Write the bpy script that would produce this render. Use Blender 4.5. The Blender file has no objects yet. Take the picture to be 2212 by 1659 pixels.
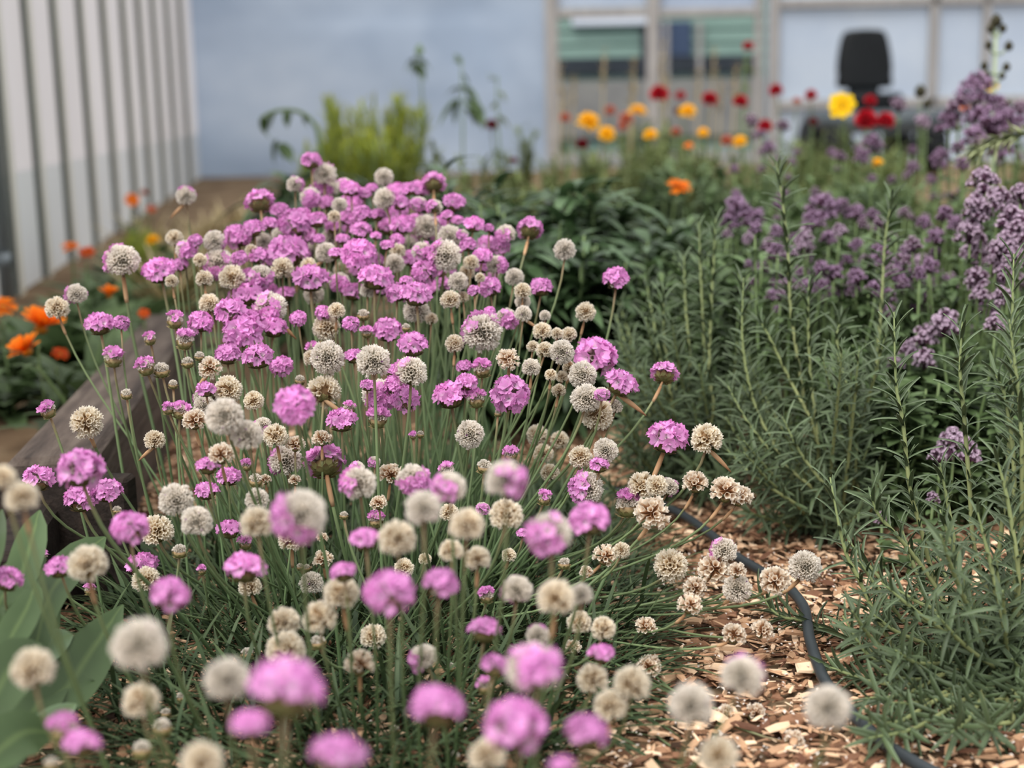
import bpy, math, random
import numpy as np
from mathutils import Matrix, Vector

random.seed(11)
RNG = np.random.default_rng(7)
C = bpy.context.scene.collection
PI = math.pi
R = math.radians

# ---------------------------------------------------------------- camera
FPX = 3072.0
CAM = Vector((0.0, 0.0, 0.40))
PITCH, ROLL = R(11.0), R(-1.2)
CROT = Matrix.Rotation(PI / 2 - PITCH, 4, 'X') @ Matrix.Rotation(ROLL, 4, 'Z')
CR3 = np.array(CROT.to_3x3())
CAMN = np.array(CAM)
cam_data = bpy.data.cameras.new('camera')
cam_data.sensor_width = 36.0
cam_data.lens = 36.0 * FPX / 2212.0
cam_data.clip_start = 0.02
cam_data.clip_end = 200
cam_data.dof.use_dof = True
cam_data.dof.focus_distance = 1.05
cam_data.dof.aperture_fstop = 4.6
cam_data.dof.aperture_blades = 7
cam = bpy.data.objects.new('camera', cam_data)
C.objects.link(cam)
cam.matrix_world = Matrix.Translation(CAM) @ CROT
bpy.context.scene.camera = cam


def at(px, py, d):
    """World point at depth d (metres along the optical axis) behind a photo pixel."""
    v = np.array(((px - 1106.0) / FPX * d, -(py - 829.5) / FPX * d, -d))
    return CAMN + CR3 @ v


def on_ground(px, py, z=0.0):
    v = CR3 @ np.array(((px - 1106.0) / FPX, -(py - 829.5) / FPX, -1.0))
    return CAMN + v * ((z - CAM.z) / v[2])


def to_px(p):
    q = CR3.T @ (np.asarray(p) - CAMN)
    return 1106 + FPX * q[0] / -q[2], 829.5 - FPX * q[1] / -q[2]


def ground_d(px, py, z=0.0):
    return -(CR3.T @ (on_ground(px, py, z) - CAMN))[2]


# ---------------------------------------------------------------- materials
def lin(h):
    h = h.lstrip('#')
    c = [int(h[i:i + 2], 16) / 255 for i in (0, 2, 4)]
    return tuple(x / 12.92 if x <= 0.04045 else ((x + 0.055) / 1.055) ** 2.4 for x in c) + (1.0,)


MATS = {}


def ramp_mat(name, stops, var=0.25, translucent=0.0, rough=0.6, spec=0.25, noise=None, objvar=0.0, attr='t'):
    """Principled surface whose colour runs along the attribute t of the part (base to tip), with a random shift per leaf or petal."""
    m = bpy.data.materials.new(name)
    m.use_nodes = True
    nt = m.node_tree
    N, L = nt.nodes, nt.links
    bs = N['Principled BSDF']
    bs.inputs['Roughness'].default_value = rough
    bs.inputs['Specular IOR Level'].default_value = spec
    a = N.new('ShaderNodeAttribute'); a.attribute_name = attr
    rp = N.new('ShaderNodeValToRGB')
    el = rp.color_ramp.elements
    while len(el) > 1:
        el.remove(el[-1])
    for i, (p, h) in enumerate(stops):
        e = el[0] if i == 0 else el.new(p)
        e.position = p
        e.color = lin(h)
    L.new(a.outputs['Fac'], rp.inputs[0])
    r = N.new('ShaderNodeAttribute'); r.attribute_name = 'rnd'
    mr = N.new('ShaderNodeMapRange')
    mr.inputs['To Min'].default_value = 1 - var
    mr.inputs['To Max'].default_value = 1 + var
    L.new(r.outputs['Fac'], mr.inputs['Value'])
    fac = mr.outputs[0]
    if objvar:
        oi = N.new('ShaderNodeObjectInfo')
        m2 = N.new('ShaderNodeMapRange')
        m2.inputs['To Min'].default_value = 1 - objvar
        m2.inputs['To Max'].default_value = 1 + objvar
        L.new(oi.outputs['Random'], m2.inputs['Value'])
        mm = N.new('ShaderNodeMath'); mm.operation = 'MULTIPLY'
        L.new(fac, mm.inputs[0]); L.new(m2.outputs[0], mm.inputs[1])
        fac = mm.outputs[0]
    if noise:
        tc = N.new('ShaderNodeTexCoord')
        nz = N.new('ShaderNodeTexNoise'); nz.inputs['Scale'].default_value = noise[0]
        nz.inputs['Detail'].default_value = 4
        L.new(tc.outputs['Object'], nz.inputs['Vector'])
        m3 = N.new('ShaderNodeMapRange')
        m3.inputs['From Min'].default_value = 0.3
        m3.inputs['From Max'].default_value = 0.7
        m3.inputs['To Min'].default_value = 1 - noise[1]
        m3.inputs['To Max'].default_value = 1 + noise[1]
        L.new(nz.outputs['Fac'], m3.inputs['Value'])
        mm = N.new('ShaderNodeMath'); mm.operation = 'MULTIPLY'
        L.new(fac, mm.inputs[0]); L.new(m3.outputs[0], mm.inputs[1])
        fac = mm.outputs[0]
    vm = N.new('ShaderNodeVectorMath'); vm.operation = 'SCALE'
    L.new(rp.outputs[0], vm.inputs[0]); L.new(fac, vm.inputs['Scale'])
    L.new(vm.outputs[0], bs.inputs['Base Color'])
    if translucent:
        tr = N.new('ShaderNodeBsdfTranslucent')
        L.new(vm.outputs[0], tr.inputs['Color'])
        mx = N.new('ShaderNodeMixShader'); mx.inputs[0].default_value = translucent
        L.new(bs.outputs[0], mx.inputs[1]); L.new(tr.outputs[0], mx.inputs[2])
        L.new(mx.outputs[0], N['Material Output'].inputs[0])
    MATS[name] = m
    return m


def noise_mat(name, cols, scale=8.0, rough=0.8, spec=0.2, stretch=(1, 1, 1), bump=0.0, translucent=0.0, detail=6, metal=0.0):
    m = bpy.data.materials.new(name)
    m.use_nodes = True
    nt = m.node_tree
    N, L = nt.nodes, nt.links
    bs = N['Principled BSDF']
    bs.inputs['Roughness'].default_value = rough
    bs.inputs['Specular IOR Level'].default_value = spec
    bs.inputs['Metallic'].default_value = metal
    tc = N.new('ShaderNodeTexCoord')
    mp = N.new('ShaderNodeMapping'); mp.inputs['Scale'].default_value = stretch
    nz = N.new('ShaderNodeTexNoise'); nz.inputs['Scale'].default_value = scale
    nz.inputs['Detail'].default_value = detail
    nz.inputs['Roughness'].default_value = 0.6
    L.new(tc.outputs['Object'], mp.inputs[0]); L.new(mp.outputs[0], nz.inputs['Vector'])
    rp = N.new('ShaderNodeValToRGB')
    el = rp.color_ramp.elements
    n = len(cols)
    while len(el) > 1:
        el.remove(el[-1])
    for i, h in enumerate(cols):
        p = 0.3 + 0.4 * i / max(n - 1, 1)
        e = el[0] if i == 0 else el.new(p)
        e.position = p
        e.color = lin(h)
    L.new(nz.outputs['Fac'], rp.inputs[0])
    L.new(rp.outputs[0], bs.inputs['Base Color'])
    if bump:
        bp = N.new('ShaderNodeBump'); bp.inputs['Strength'].default_value = bump
        bp.inputs['Distance'].default_value = 0.01
        L.new(nz.outputs['Fac'], bp.inputs['Height']); L.new(bp.outputs[0], bs.inputs['Normal'])
    if translucent:
        tr = N.new('ShaderNodeBsdfTranslucent')
        L.new(rp.outputs[0], tr.inputs['Color'])
        mx = N.new('ShaderNodeMixShader'); mx.inputs[0].default_value = translucent
        L.new(bs.outputs[0], mx.inputs[1]); L.new(tr.outputs[0], mx.inputs[2])
        L.new(mx.outputs[0], N['Material Output'].inputs[0])
    MATS[name] = m
    return m


# ---------------------------------------------------------------- geometry collector
class Geo:
    def __init__(s):
        s.v, s.q, s.t, s.r, s.m = [], [], [], [], []
        s.n = 0

    def add(s, v, q, t=0.0, r=0.5, m=0):
        v = np.asarray(v, float).reshape(-1, 3)
        q = np.asarray(q, int).reshape(-1, 4)
        s.v.append(v); s.q.append(q + s.n)
        s.t.append(np.broadcast_to(np.asarray(t, float), (len(v),)))
        s.r.append(np.broadcast_to(np.asarray(r, float), (len(v),)))
        s.m.append(np.full(len(q), m, int))
        s.n += len(v)

    def scatter(s, tv, tq, tt, mats, offs, r, m=0):
        """k copies of a template: mats (k,3,3), offs (k,3)."""
        tv = np.asarray(tv, float); tq = np.asarray(tq, int)
        k, n = len(offs), len(tv)
        if k == 0:
            return
        v = np.einsum('kij,nj->kni', mats, tv) + offs[:, None, :]
        q = tq[None] + (np.arange(k) * n)[:, None, None]
        s.add(v.reshape(-1, 3), q.reshape(-1, 4), np.tile(tt, k), np.repeat(r, n), m)

    def mesh(s, name, mats, smooth=True):
        me = bpy.data.meshes.new(name)
        v = np.concatenate(s.v); q = np.concatenate(s.q)
        me.vertices.add(len(v)); me.vertices.foreach_set('co', v.astype('f').ravel())
        tri = q[:, 2] == q[:, 3]
        sz = np.where(tri, 3, 4)
        keep = np.ones(q.shape, bool); keep[tri, 3] = False
        lp = q[keep]
        me.loops.add(len(lp)); me.loops.foreach_set('vertex_index', lp.astype('i'))
        me.polygons.add(len(q))
        st = np.concatenate(([0], np.cumsum(sz)[:-1]))
        me.polygons.foreach_set('loop_start', st.astype('i'))
        me.polygons.foreach_set('material_index', np.concatenate(s.m).astype('i'))
        me.polygons.foreach_set('use_smooth', np.full(len(q), smooth))
        for nm, a in (('t', s.t), ('rnd', s.r)):
            at_ = me.attributes.new(nm, 'FLOAT', 'POINT')
            at_.data.foreach_set('value', np.concatenate(a).astype('f'))
        me.update(calc_edges=True)
        me.validate()
        for m in (mats if isinstance(mats, (list, tuple)) else [mats]):
            me.materials.append(MATS[m] if isinstance(m, str) else m)
        return me


def link(name, me, parent=None, loc=None):
    o = bpy.data.objects.new(name, me)
    C.objects.link(o)
    if parent is not None:
        o.parent = parent
    if loc is not None:
        o.location = loc
    return o


def thing(name, label, cat, loc=(0, 0, 0), group=None):
    o = bpy.data.objects.new(name, None)
    o.empty_display_size = 0.02
    C.objects.link(o)
    o.location = tuple(loc)
    o['label'] = label; o['category'] = cat
    if group:
        o['group'] = group
    return o


def tag(o, label, cat, group=None, kind=None):
    o['label'] = label; o['category'] = cat
    if group:
        o['group'] = group
    if kind:
        o['kind'] = kind
    return o


def struct(name, me, label=None):
    o = link(name, me)
    o['kind'] = 'structure'
    if label:
        o['label'] = label
    return o


# ---------------------------------------------------------------- shape helpers
def unit(v):
    v = np.asarray(v, float)
    return v / max(np.linalg.norm(v), 1e-9)


def frame(z, up=(0.13, 0.21, 0.97)):
    z = unit(z)
    x = np.cross(up, z)
    if np.linalg.norm(x) < 1e-3:
        x = np.cross((1, 0, 0), z)
    x = unit(x)
    return np.stack([x, np.cross(z, x), z], axis=1)


def tube(g, pts, rad, n=6, t0=0.0, t1=1.0, r=0.5, m=0, cap=True):
    pts = np.asarray(pts, float)
    k = len(pts)
    rad = np.broadcast_to(np.asarray(rad, float), (k,))
    tan = np.gradient(pts, axis=0)
    a = np.linspace(0, 2 * PI, n, endpoint=False)
    V = []
    x = frame(tan[0])[:, 0]
    for i in range(k):
        z = unit(tan[i])
        x = unit(x - z * np.dot(x, z))
        y = np.cross(z, x)
        V.append(pts[i] + rad[i] * (np.cos(a)[:, None] * x + np.sin(a)[:, None] * y))
    V = np.concatenate(V)
    Q = [[i * n + j, i * n + (j + 1) % n, (i + 1) * n + (j + 1) % n, (i + 1) * n + j] for i in range(k - 1) for j in range(n)]
    T = np.repeat(np.linspace(t0, t1, k), n)
    if cap:
        V = np.concatenate([V, pts[:1], pts[-1:]])
        T = np.concatenate([T, [t0, t1]])
        for j in range(n):
            Q.append([(j + 1) % n, j, k * n, k * n])
            Q.append([(k - 1) * n + j, (k - 1) * n + (j + 1) % n, k * n + 1, k * n + 1])
    g.add(V, Q, T, r, m)


def bez(p0, p1, p2, p3, k=12, s0=0.0, s1=1.0):
    s = np.linspace(s0, s1, k)[:, None]
    return (1 - s) ** 3 * p0 + 3 * (1 - s) ** 2 * s * p1 + 3 * (1 - s) * s * s * p2 + s ** 3 * p3


def smooth_path(pts, k=20):
    """Catmull-Rom through the points."""
    p = np.asarray(pts, float)
    p = np.concatenate([[2 * p[0] - p[1]], p, [2 * p[-1] - p[-2]]])
    n = len(p) - 3
    out = []
    for u in np.linspace(0, n - 1e-6, k):
        i = int(u); f = u - i
        a, b, c, d = p[i:i + 4]
        out.append(0.5 * (2 * b + (c - a) * f + (2 * a - 5 * b + 4 * c - d) * f * f + (3 * b - a - 3 * c + d) * f ** 3))
    return np.array(out)


def revolve(g, prof, n=12, t=None, r=0.5, m=0):
    prof = np.asarray(prof, float)
    a = np.linspace(0, 2 * PI, n, endpoint=False)
    V = np.concatenate([np.stack([p[0] * np.cos(a), p[0] * np.sin(a), np.full(n, p[1])], 1) for p in prof])
    k = len(prof)
    Q = [[i * n + j, i * n + (j + 1) % n, (i + 1) * n + (j + 1) % n, (i + 1) * n + j] for i in range(k - 1) for j in range(n)]
    T = np.repeat(np.linspace(0, 1, k) if t is None else t, n)
    g.add(V, Q, T, r, m)


def box(g, lo, hi, m=0, r=0.5, bev=0.0):
    lo = np.array(lo, float); hi = np.array(hi, float)
    if bev <= 0:
        V = [[(lo, hi)[i][0], (lo, hi)[j][1], (lo, hi)[k][2]] for i in (0, 1) for j in (0, 1) for k in (0, 1)]
        g.add(V, [[0, 1, 3, 2], [4, 6, 7, 5], [0, 4, 5, 1], [2, 3, 7, 6], [0, 2, 6, 4], [1, 5, 7, 3]], 0, r, m)
        return
    b = bev
    ring = lambda z, e: [[lo[0] + b + e * -b, lo[1] + b, z], [lo[0] + b, lo[1] + b + e * -b, z], [hi[0] - b, lo[1] + b + e * -b, z], [hi[0] - b + e * b, lo[1] + b, z],
                         [hi[0] - b + e * b, hi[1] - b, z], [hi[0] - b, hi[1] - b + e * b, z], [lo[0] + b, hi[1] - b + e * b, z], [lo[0] + b + e * -b, hi[1] - b, z]]
    V = ring(lo[2], 0) + ring(lo[2] + b, 1) + ring(hi[2] - b, 1) + ring(hi[2], 0)
    Q = [[i * 8 + j, i * 8 + (j + 1) % 8, (i + 1) * 8 + (j + 1) % 8, (i + 1) * 8 + j] for i in range(3) for j in range(8)]
    for o, f in ((0, 1), (24, 0)):
        for a_, b_, c_, d_ in ((0, 1, 2, 3), (0, 3, 4, 7), (7, 4, 5, 6)):
            q = [o + a_, o + b_, o + c_, o + d_]
            Q.append(q[::-1] if f else q)
    g.add(V, Q, 0, r, m)


def leaf_template(width=0.5, segs=5, droop=0.25, fold=0.12, tipw=0.0, peak=0.45):
    """A leaf of length 1 along +y, normal +z: three vertices across."""
    V, T = [], []
    for i in range(segs + 1):
        s = i / segs
        w = width * 0.5 * (math.sin(PI * min(1, s ** (math.log(0.5) / math.log(peak)))) ** 0.8) + (0.012 if i < segs else tipw)
        z = -droop * s * s
        V += [[-w, s, z + fold * w * 2], [0, s, z], [w, s, z + fold * w * 2]]
        T += [s, s * 0.999, s]
    Q = []
    for i in range(segs):
        a = i * 3
        Q += [[a, a + 1, a + 4, a + 3], [a + 1, a + 2, a + 5, a + 4]]
    return np.array(V), np.array(Q), np.array(T)


def leaf_mats(dirs, ups, size):
    """Frames for leaf templates: +y along dirs, +z near ups, scaled."""
    y = dirs / np.linalg.norm(dirs, axis=1, keepdims=True)
    x = np.cross(y, ups); x /= np.maximum(np.linalg.norm(x, axis=1, keepdims=True), 1e-6)
    z = np.cross(x, y)
    return np.stack([x, y, z], axis=2) * np.asarray(size)[:, None, None]


def rand_dirs(k, el0, el1):
    a = RNG.uniform(0, 2 * PI, k); e = np.radians(RNG.uniform(el0, el1, k))
    return np.stack([np.cos(a) * np.cos(e), np.sin(a) * np.cos(e), np.sin(e)], 1)


# ---------------------------------------------------------------- labels
ORD = ['', 'second', 'third', 'fourth', 'fifth', 'sixth', 'seventh', 'eighth', 'ninth', 'tenth', 'eleventh', 'twelfth']


def rank_words(i, n):
    if n == 1:
        return ''
    if i == 0:
        return 'leftmost'
    if i == n - 1:
        return 'rightmost'
    return f'{ORD[i]} from left' if i <= n // 2 else f'{ORD[n - 1 - i]} from right'


ROWS = [(0.28, 'a quarter down'), (0.335, 'a third down'), (0.385, 'three eighths down'), (0.43, 'two fifths down'), (0.475, 'nearly halfway down'), (0.52, 'halfway down'),
        (0.58, 'just past halfway down'), (0.64, 'three fifths down'), (0.70, 'two thirds down'), (0.77, 'three quarters down'), (0.86, 'four fifths down'), (9, 'at the bottom edge')]
COLS = [(0.15, 'far left'), (0.25, 'left'), (0.33, 'left of centre'), (0.42, 'slightly left of centre'), (0.50, 'middle'), (0.58, 'slightly right of centre'), (0.68, 'right of centre'), (9, 'right')]


def place_words(px, py):
    row = next(w for lim, w in ROWS if py / 1659 < lim)
    col = next(w for lim, w in COLS if px / 2212 < lim)
    return f'{col} of photo, {row}' if col in ('far left', 'left', 'middle', 'right') else f'{col}, {row}'


def give_labels(rows):
    """rows: (object, px, py, look). Same look in the same place gets told apart by its rank from the left."""
    by = {}
    for o, px, py, look in rows:
        by.setdefault((look, place_words(px, py)), []).append((px, o))
    for (look, place), v in by.items():
        v.sort(key=lambda x: x[0])
        for i, (_, o) in enumerate(v):
            rk = rank_words(i, len(v))
            o['label'] = f'{look}, {place}' + (f', {rk}' if rk else '')

# ---------------------------------------------------------------- plant materials
ramp_mat('pink_petal', [(0, '#fbeef8'), (0.22, '#f4cfec'), (0.55, '#eaa9dd'), (1, '#e495d4')], 0.2, 0.36, 0.6, 0.15, objvar=0.09)
ramp_mat('purple_petal', [(0, '#8c4a8c'), (0.5, '#b468bd'), (1, '#c078cc')], 0.2, 0.3, 0.6, 0.15)
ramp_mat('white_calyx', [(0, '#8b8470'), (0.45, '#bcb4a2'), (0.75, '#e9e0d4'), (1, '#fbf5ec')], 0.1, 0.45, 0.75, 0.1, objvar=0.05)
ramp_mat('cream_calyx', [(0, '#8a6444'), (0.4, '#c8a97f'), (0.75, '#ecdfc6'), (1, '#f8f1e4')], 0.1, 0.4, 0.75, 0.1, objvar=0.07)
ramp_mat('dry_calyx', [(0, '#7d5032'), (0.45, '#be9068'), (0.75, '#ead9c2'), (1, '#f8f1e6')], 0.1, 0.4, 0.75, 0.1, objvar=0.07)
ramp_mat('bract', [(0, '#5a5a34'), (0.5, '#767148'), (1, '#8d6b50')], 0.25, 0.1, 0.7, 0.2)
ramp_mat('bud_bract', [(0, '#667044'), (0.55, '#8a8558'), (1, '#b08a6c')], 0.25, 0.1, 0.7, 0.2)
ramp_mat('thrift_stem', [(0, '#566d46'), (0.4, '#667b54'), (0.86, '#78875e'), (0.95, '#8a7a5c'), (1, '#94694c')], 0.12, 0.0, 0.55, 0.3, objvar=0.16)
ramp_mat('sheath', [(0, '#cdaa84'), (0.5, '#c49c76'), (1, '#a67b58')], 0.2, 0.2, 0.7, 0.2, objvar=0.12)
ramp_mat('thrift_leaf', [(0, '#2e3c27'), (0.5, '#3d4f34'), (1, '#536240')], 0.3, 0.1, 0.55, 0.3)

# ---------------------------------------------------------------- thrift heads (unit width)
def petal_template(L=0.2, w=0.17, flare0=15, flare1=82, notch=0.03, segs=4):
    V, T = [], []
    rr, zz = 0.012, 0.0
    prof = [0.16, 0.55, 0.9, 1.0, 0.72]
    for i in range(segs + 1):
        s = i / segs
        if i:
            a = R(flare0 + (flare1 - flare0) * (s ** 0.8))
            rr += L / segs * math.sin(a); zz += L / segs * math.cos(a)
        hw = w * 0.5 * prof[i]
        n = notch if i == segs else 0
        V += [[-hw, rr, zz + 0.22 * hw], [0, rr - n, zz - n * 0.4], [hw, rr, zz + 0.22 * hw]]
        T += [s, s * 0.9, s]
    Q = []
    for i in range(segs):
        a = i * 3
        Q += [[a, a + 1, a + 4, a + 3], [a + 1, a + 2, a + 5, a + 4]]
    return np.array(V), np.array(Q), np.array(T)


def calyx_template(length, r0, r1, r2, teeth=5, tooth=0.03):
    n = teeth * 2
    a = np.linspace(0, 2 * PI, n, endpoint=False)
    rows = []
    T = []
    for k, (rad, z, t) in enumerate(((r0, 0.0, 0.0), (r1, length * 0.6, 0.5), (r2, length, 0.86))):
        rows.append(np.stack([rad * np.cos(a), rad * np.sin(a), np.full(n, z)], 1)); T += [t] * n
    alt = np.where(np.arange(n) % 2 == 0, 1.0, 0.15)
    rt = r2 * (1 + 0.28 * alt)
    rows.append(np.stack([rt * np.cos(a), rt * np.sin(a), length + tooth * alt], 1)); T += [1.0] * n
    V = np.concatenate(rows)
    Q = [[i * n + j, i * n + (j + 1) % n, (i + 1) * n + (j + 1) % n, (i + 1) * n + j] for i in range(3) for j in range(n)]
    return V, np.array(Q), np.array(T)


def sphere_dirs(n, polar_max, jitter, rng):
    cmin = math.cos(R(polar_max))
    i = np.arange(n) + 0.5
    c = 1 - (1 - cmin) * i / n
    ph = i * 2.399963 + rng.uniform(0, 6.28)
    s = np.sqrt(1 - c * c)
    d = np.stack([s * np.cos(ph), s * np.sin(ph), c], 1) + rng.normal(0, jitter, (n, 3))
    return d / np.linalg.norm(d, axis=1, keepdims=True)


def spin_frames(d, rng):
    F = np.stack([frame(x) for x in d])
    a = rng.uniform(0, 2 * PI, len(d))
    ca, sa = np.cos(a), np.sin(a)
    Z = np.zeros((len(d), 3, 3)); Z[:, 0, 0] = ca; Z[:, 0, 1] = -sa; Z[:, 1, 0] = sa; Z[:, 1, 1] = ca; Z[:, 2, 2] = 1
    return F @ Z


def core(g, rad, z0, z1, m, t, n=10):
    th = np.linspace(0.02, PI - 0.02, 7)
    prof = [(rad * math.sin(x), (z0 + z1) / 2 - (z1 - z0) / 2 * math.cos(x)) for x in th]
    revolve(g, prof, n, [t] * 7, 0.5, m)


def add_florets(g, d, base, rng, sq=1.0, m=0, size=1.0, flare=(15, 82)):
    """Five-petalled florets standing on directions d at distance base."""
    F = spin_frames(d, rng)
    pv, pq, pt = petal_template(0.2 * size, 0.17 * size, *flare)
    for j in range(5):
        a = 2 * PI * j / 5
        Z = np.array([[math.cos(a), -math.sin(a), 0], [math.sin(a), math.cos(a), 0], [0, 0, 1]])
        k = len(d)
        sc = rng.uniform(0.82, 1.15, k)[:, None, None]
        tilt = rng.normal(0, 0.16, k)
        X = np.zeros((k, 3, 3)); X[:, 0, 0] = 1; X[:, 1, 1] = np.cos(tilt); X[:, 1, 2] = -np.sin(tilt); X[:, 2, 1] = np.sin(tilt); X[:, 2, 2] = np.cos(tilt)
        M = F @ (Z[None] @ X) * sc
        off = d * (base + rng.normal(0, 0.018, k))[:, None] * np.array([1, 1, sq])
        g.scatter(pv, pq, pt, M, off, rng.uniform(0, 1, k), m)


def add_calyces(g, d, tmpl, base, rng, m, sq=1.0):
    F = spin_frames(d, rng)
    k = len(d)
    M = F * rng.uniform(0.88, 1.12, k)[:, None, None]
    off = d * (base + rng.normal(0, 0.012, k))[:, None] * np.array([1, 1, sq])
    g.scatter(*tmpl, M, off, rng.uniform(0, 1, k), m)


def make_head(kind, seed):
    rng = np.random.default_rng(seed)
    g = Geo()
    if kind == 'P':
        full = seed // 100 in (2, 5)
        pm = rng.uniform(100, 112) if full else rng.uniform(80, 92)
        sq = 0.9 if full else rng.uniform(0.5, 0.72)
        d = sphere_dirs(int(rng.integers(26, 31)) if full else int(rng.integers(19, 24)), pm, 0.13, rng)
        core(g, 0.24, -0.22, 0.17, 1, 0.15)
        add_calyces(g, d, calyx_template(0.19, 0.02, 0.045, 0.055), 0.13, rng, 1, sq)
        add_florets(g, d, 0.29, rng, sq, 0, 1.22, (6, 72))
        dd = sphere_dirs(16, pm + 20, 0.1, rng)
        dd = dd[dd[:, 2] < 0.3]
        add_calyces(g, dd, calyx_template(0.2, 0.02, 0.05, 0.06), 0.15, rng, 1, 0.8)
        mats = ['pink_petal', 'white_calyx']
    elif kind == 'H':
        d = sphere_dirs(120, 130, 0.05, rng)
        core(g, 0.26, -0.26, 0.26, 1, 0.2)
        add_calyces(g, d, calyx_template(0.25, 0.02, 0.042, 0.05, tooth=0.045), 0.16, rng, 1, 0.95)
        side = unit(np.array([math.cos(rng.uniform(0, 6.3)), math.sin(rng.uniform(0, 6.3)), rng.uniform(-0.5, 0.3)]))
        p = (d @ side) + rng.normal(0, 0.4, len(d))
        sel = d[np.argsort(-p)[:int(rng.integers(16, 22))]]
        add_florets(g, sel, 0.34, rng, 0.95, 0, 1.05, (8, 70))
        mats = ['pink_petal', 'white_calyx']
    elif kind == 'W':
        d = sphere_dirs(165, 138, 0.045, rng)
        core(g, 0.3, -0.3, 0.3, 0, 0.3)
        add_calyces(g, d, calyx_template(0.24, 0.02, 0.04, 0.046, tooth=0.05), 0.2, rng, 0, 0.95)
        k = rng.choice(len(d), 7, False)
        add_florets(g, d[k], 0.38, rng, 0.95, 1, 0.22, (5, 30))
        mats = ['white_calyx', 'purple_petal']
    elif kind == 'C':
        d = sphere_dirs(92, 132, 0.1, rng)
        core(g, 0.24, -0.24, 0.24, 0, 0.15)
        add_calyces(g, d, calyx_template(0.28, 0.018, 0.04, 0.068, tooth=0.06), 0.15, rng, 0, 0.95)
        mats = ['cream_calyx']
    elif kind == 'D':
        d = sphere_dirs(34, 108, 0.09, rng)
        core(g, 0.12, -0.12, 0.12, 0, 0.0)
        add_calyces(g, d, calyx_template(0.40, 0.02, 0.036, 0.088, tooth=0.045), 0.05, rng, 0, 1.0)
        mats = ['dry_calyx']
    elif kind == 'B':
        d = sphere_dirs(26, 78, 0.06, rng)
        core(g, 0.34, -0.25, 0.2, 0, 0.8)
        add_calyces(g, d, calyx_template(0.25, 0.05, 0.085, 0.06, tooth=0.05), 0.2, rng, 0, 0.9)
        mats = ['white_calyx', 'pink_petal']
    else:                                              # K: bud with the first petals out
        d = sphere_dirs(30, 88, 0.08, rng)
        core(g, 0.32, -0.25, 0.2, 1, 0.6)
        add_calyces(g, d, calyx_template(0.26, 0.04, 0.07, 0.07, tooth=0.05), 0.16, rng, 1, 0.9)
        k = rng.choice(17, int(rng.integers(7, 12)), False)
        add_florets(g, d[k], 0.27, rng, 1.0, 0, 1.75, (2, 46))
        mats = ['pink_petal', 'white_calyx']
    return g.mesh('head_' + kind, mats)


def make_bracts(kind, seed):
    """Scaly cup under the head; small and ragged under dried heads."""
    rng = np.random.default_rng(seed)
    g = Geo()
    if kind in 'BK':
        rad, zb, zt, n, mt = (0.43 if kind == 'B' else 0.36), -0.5, 0.0, 10, 'bud_bract'
    elif kind == 'P':
        rad, zb, zt, n, mt = 0.28, -0.34, -0.06, 10, 'bract'
    else:
        rad, zb, zt, n, mt = 0.15, -0.36, -0.2, 7, 'bract'
    prof = [(0.03, zb), (rad * 0.62, zb + (zt - zb) * 0.12), (rad * 0.92, zb + (zt - zb) * 0.45), (rad * 0.97, zt), (rad * 0.8, zt - 0.02)]
    revolve(g, prof, 12, [0, 0.2, 0.5, 0.9, 0.6], 0.5, 0)
    lv, lq, lt = leaf_template(0.75, 4, -0.35, 0.1)
    for row in range(2):
        for j in range(n):
            a = 2 * PI * (j + row * 0.5) / n + rng.normal(0, 0.08)
            o = np.array([math.cos(a), math.sin(a), 0])
            p = o * rad * (0.5, 0.86)[row] + np.array([0, 0, zb + (zt - zb) * (0.06, 0.34)[row]])
            y = unit(o * (0.75, 0.3)[row] + np.array([0, 0, (0.6, 0.95)[row]]))
            M = leaf_mats(y[None], o[None], np.array([rad * 0.72 * rng.uniform(0.85, 1.15)]))
            g.scatter(lv, lq, lt, M, p[None], np.array([rng.uniform(0, 1)]), 0)
    return g.mesh('bracts_' + kind, [mt])


NVAR = {'P': 7, 'H': 7, 'W': 4, 'C': 5, 'D': 4, 'B': 3, 'K': 5}
HEADS = {k: [make_head(k, 100 * i + ord(k)) for i in range(n)] for k, n in NVAR.items()}
BRACTS = {k: [make_bracts(k, 17 * i + ord(k)) for i in range(2)] for k in NVAR}

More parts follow.
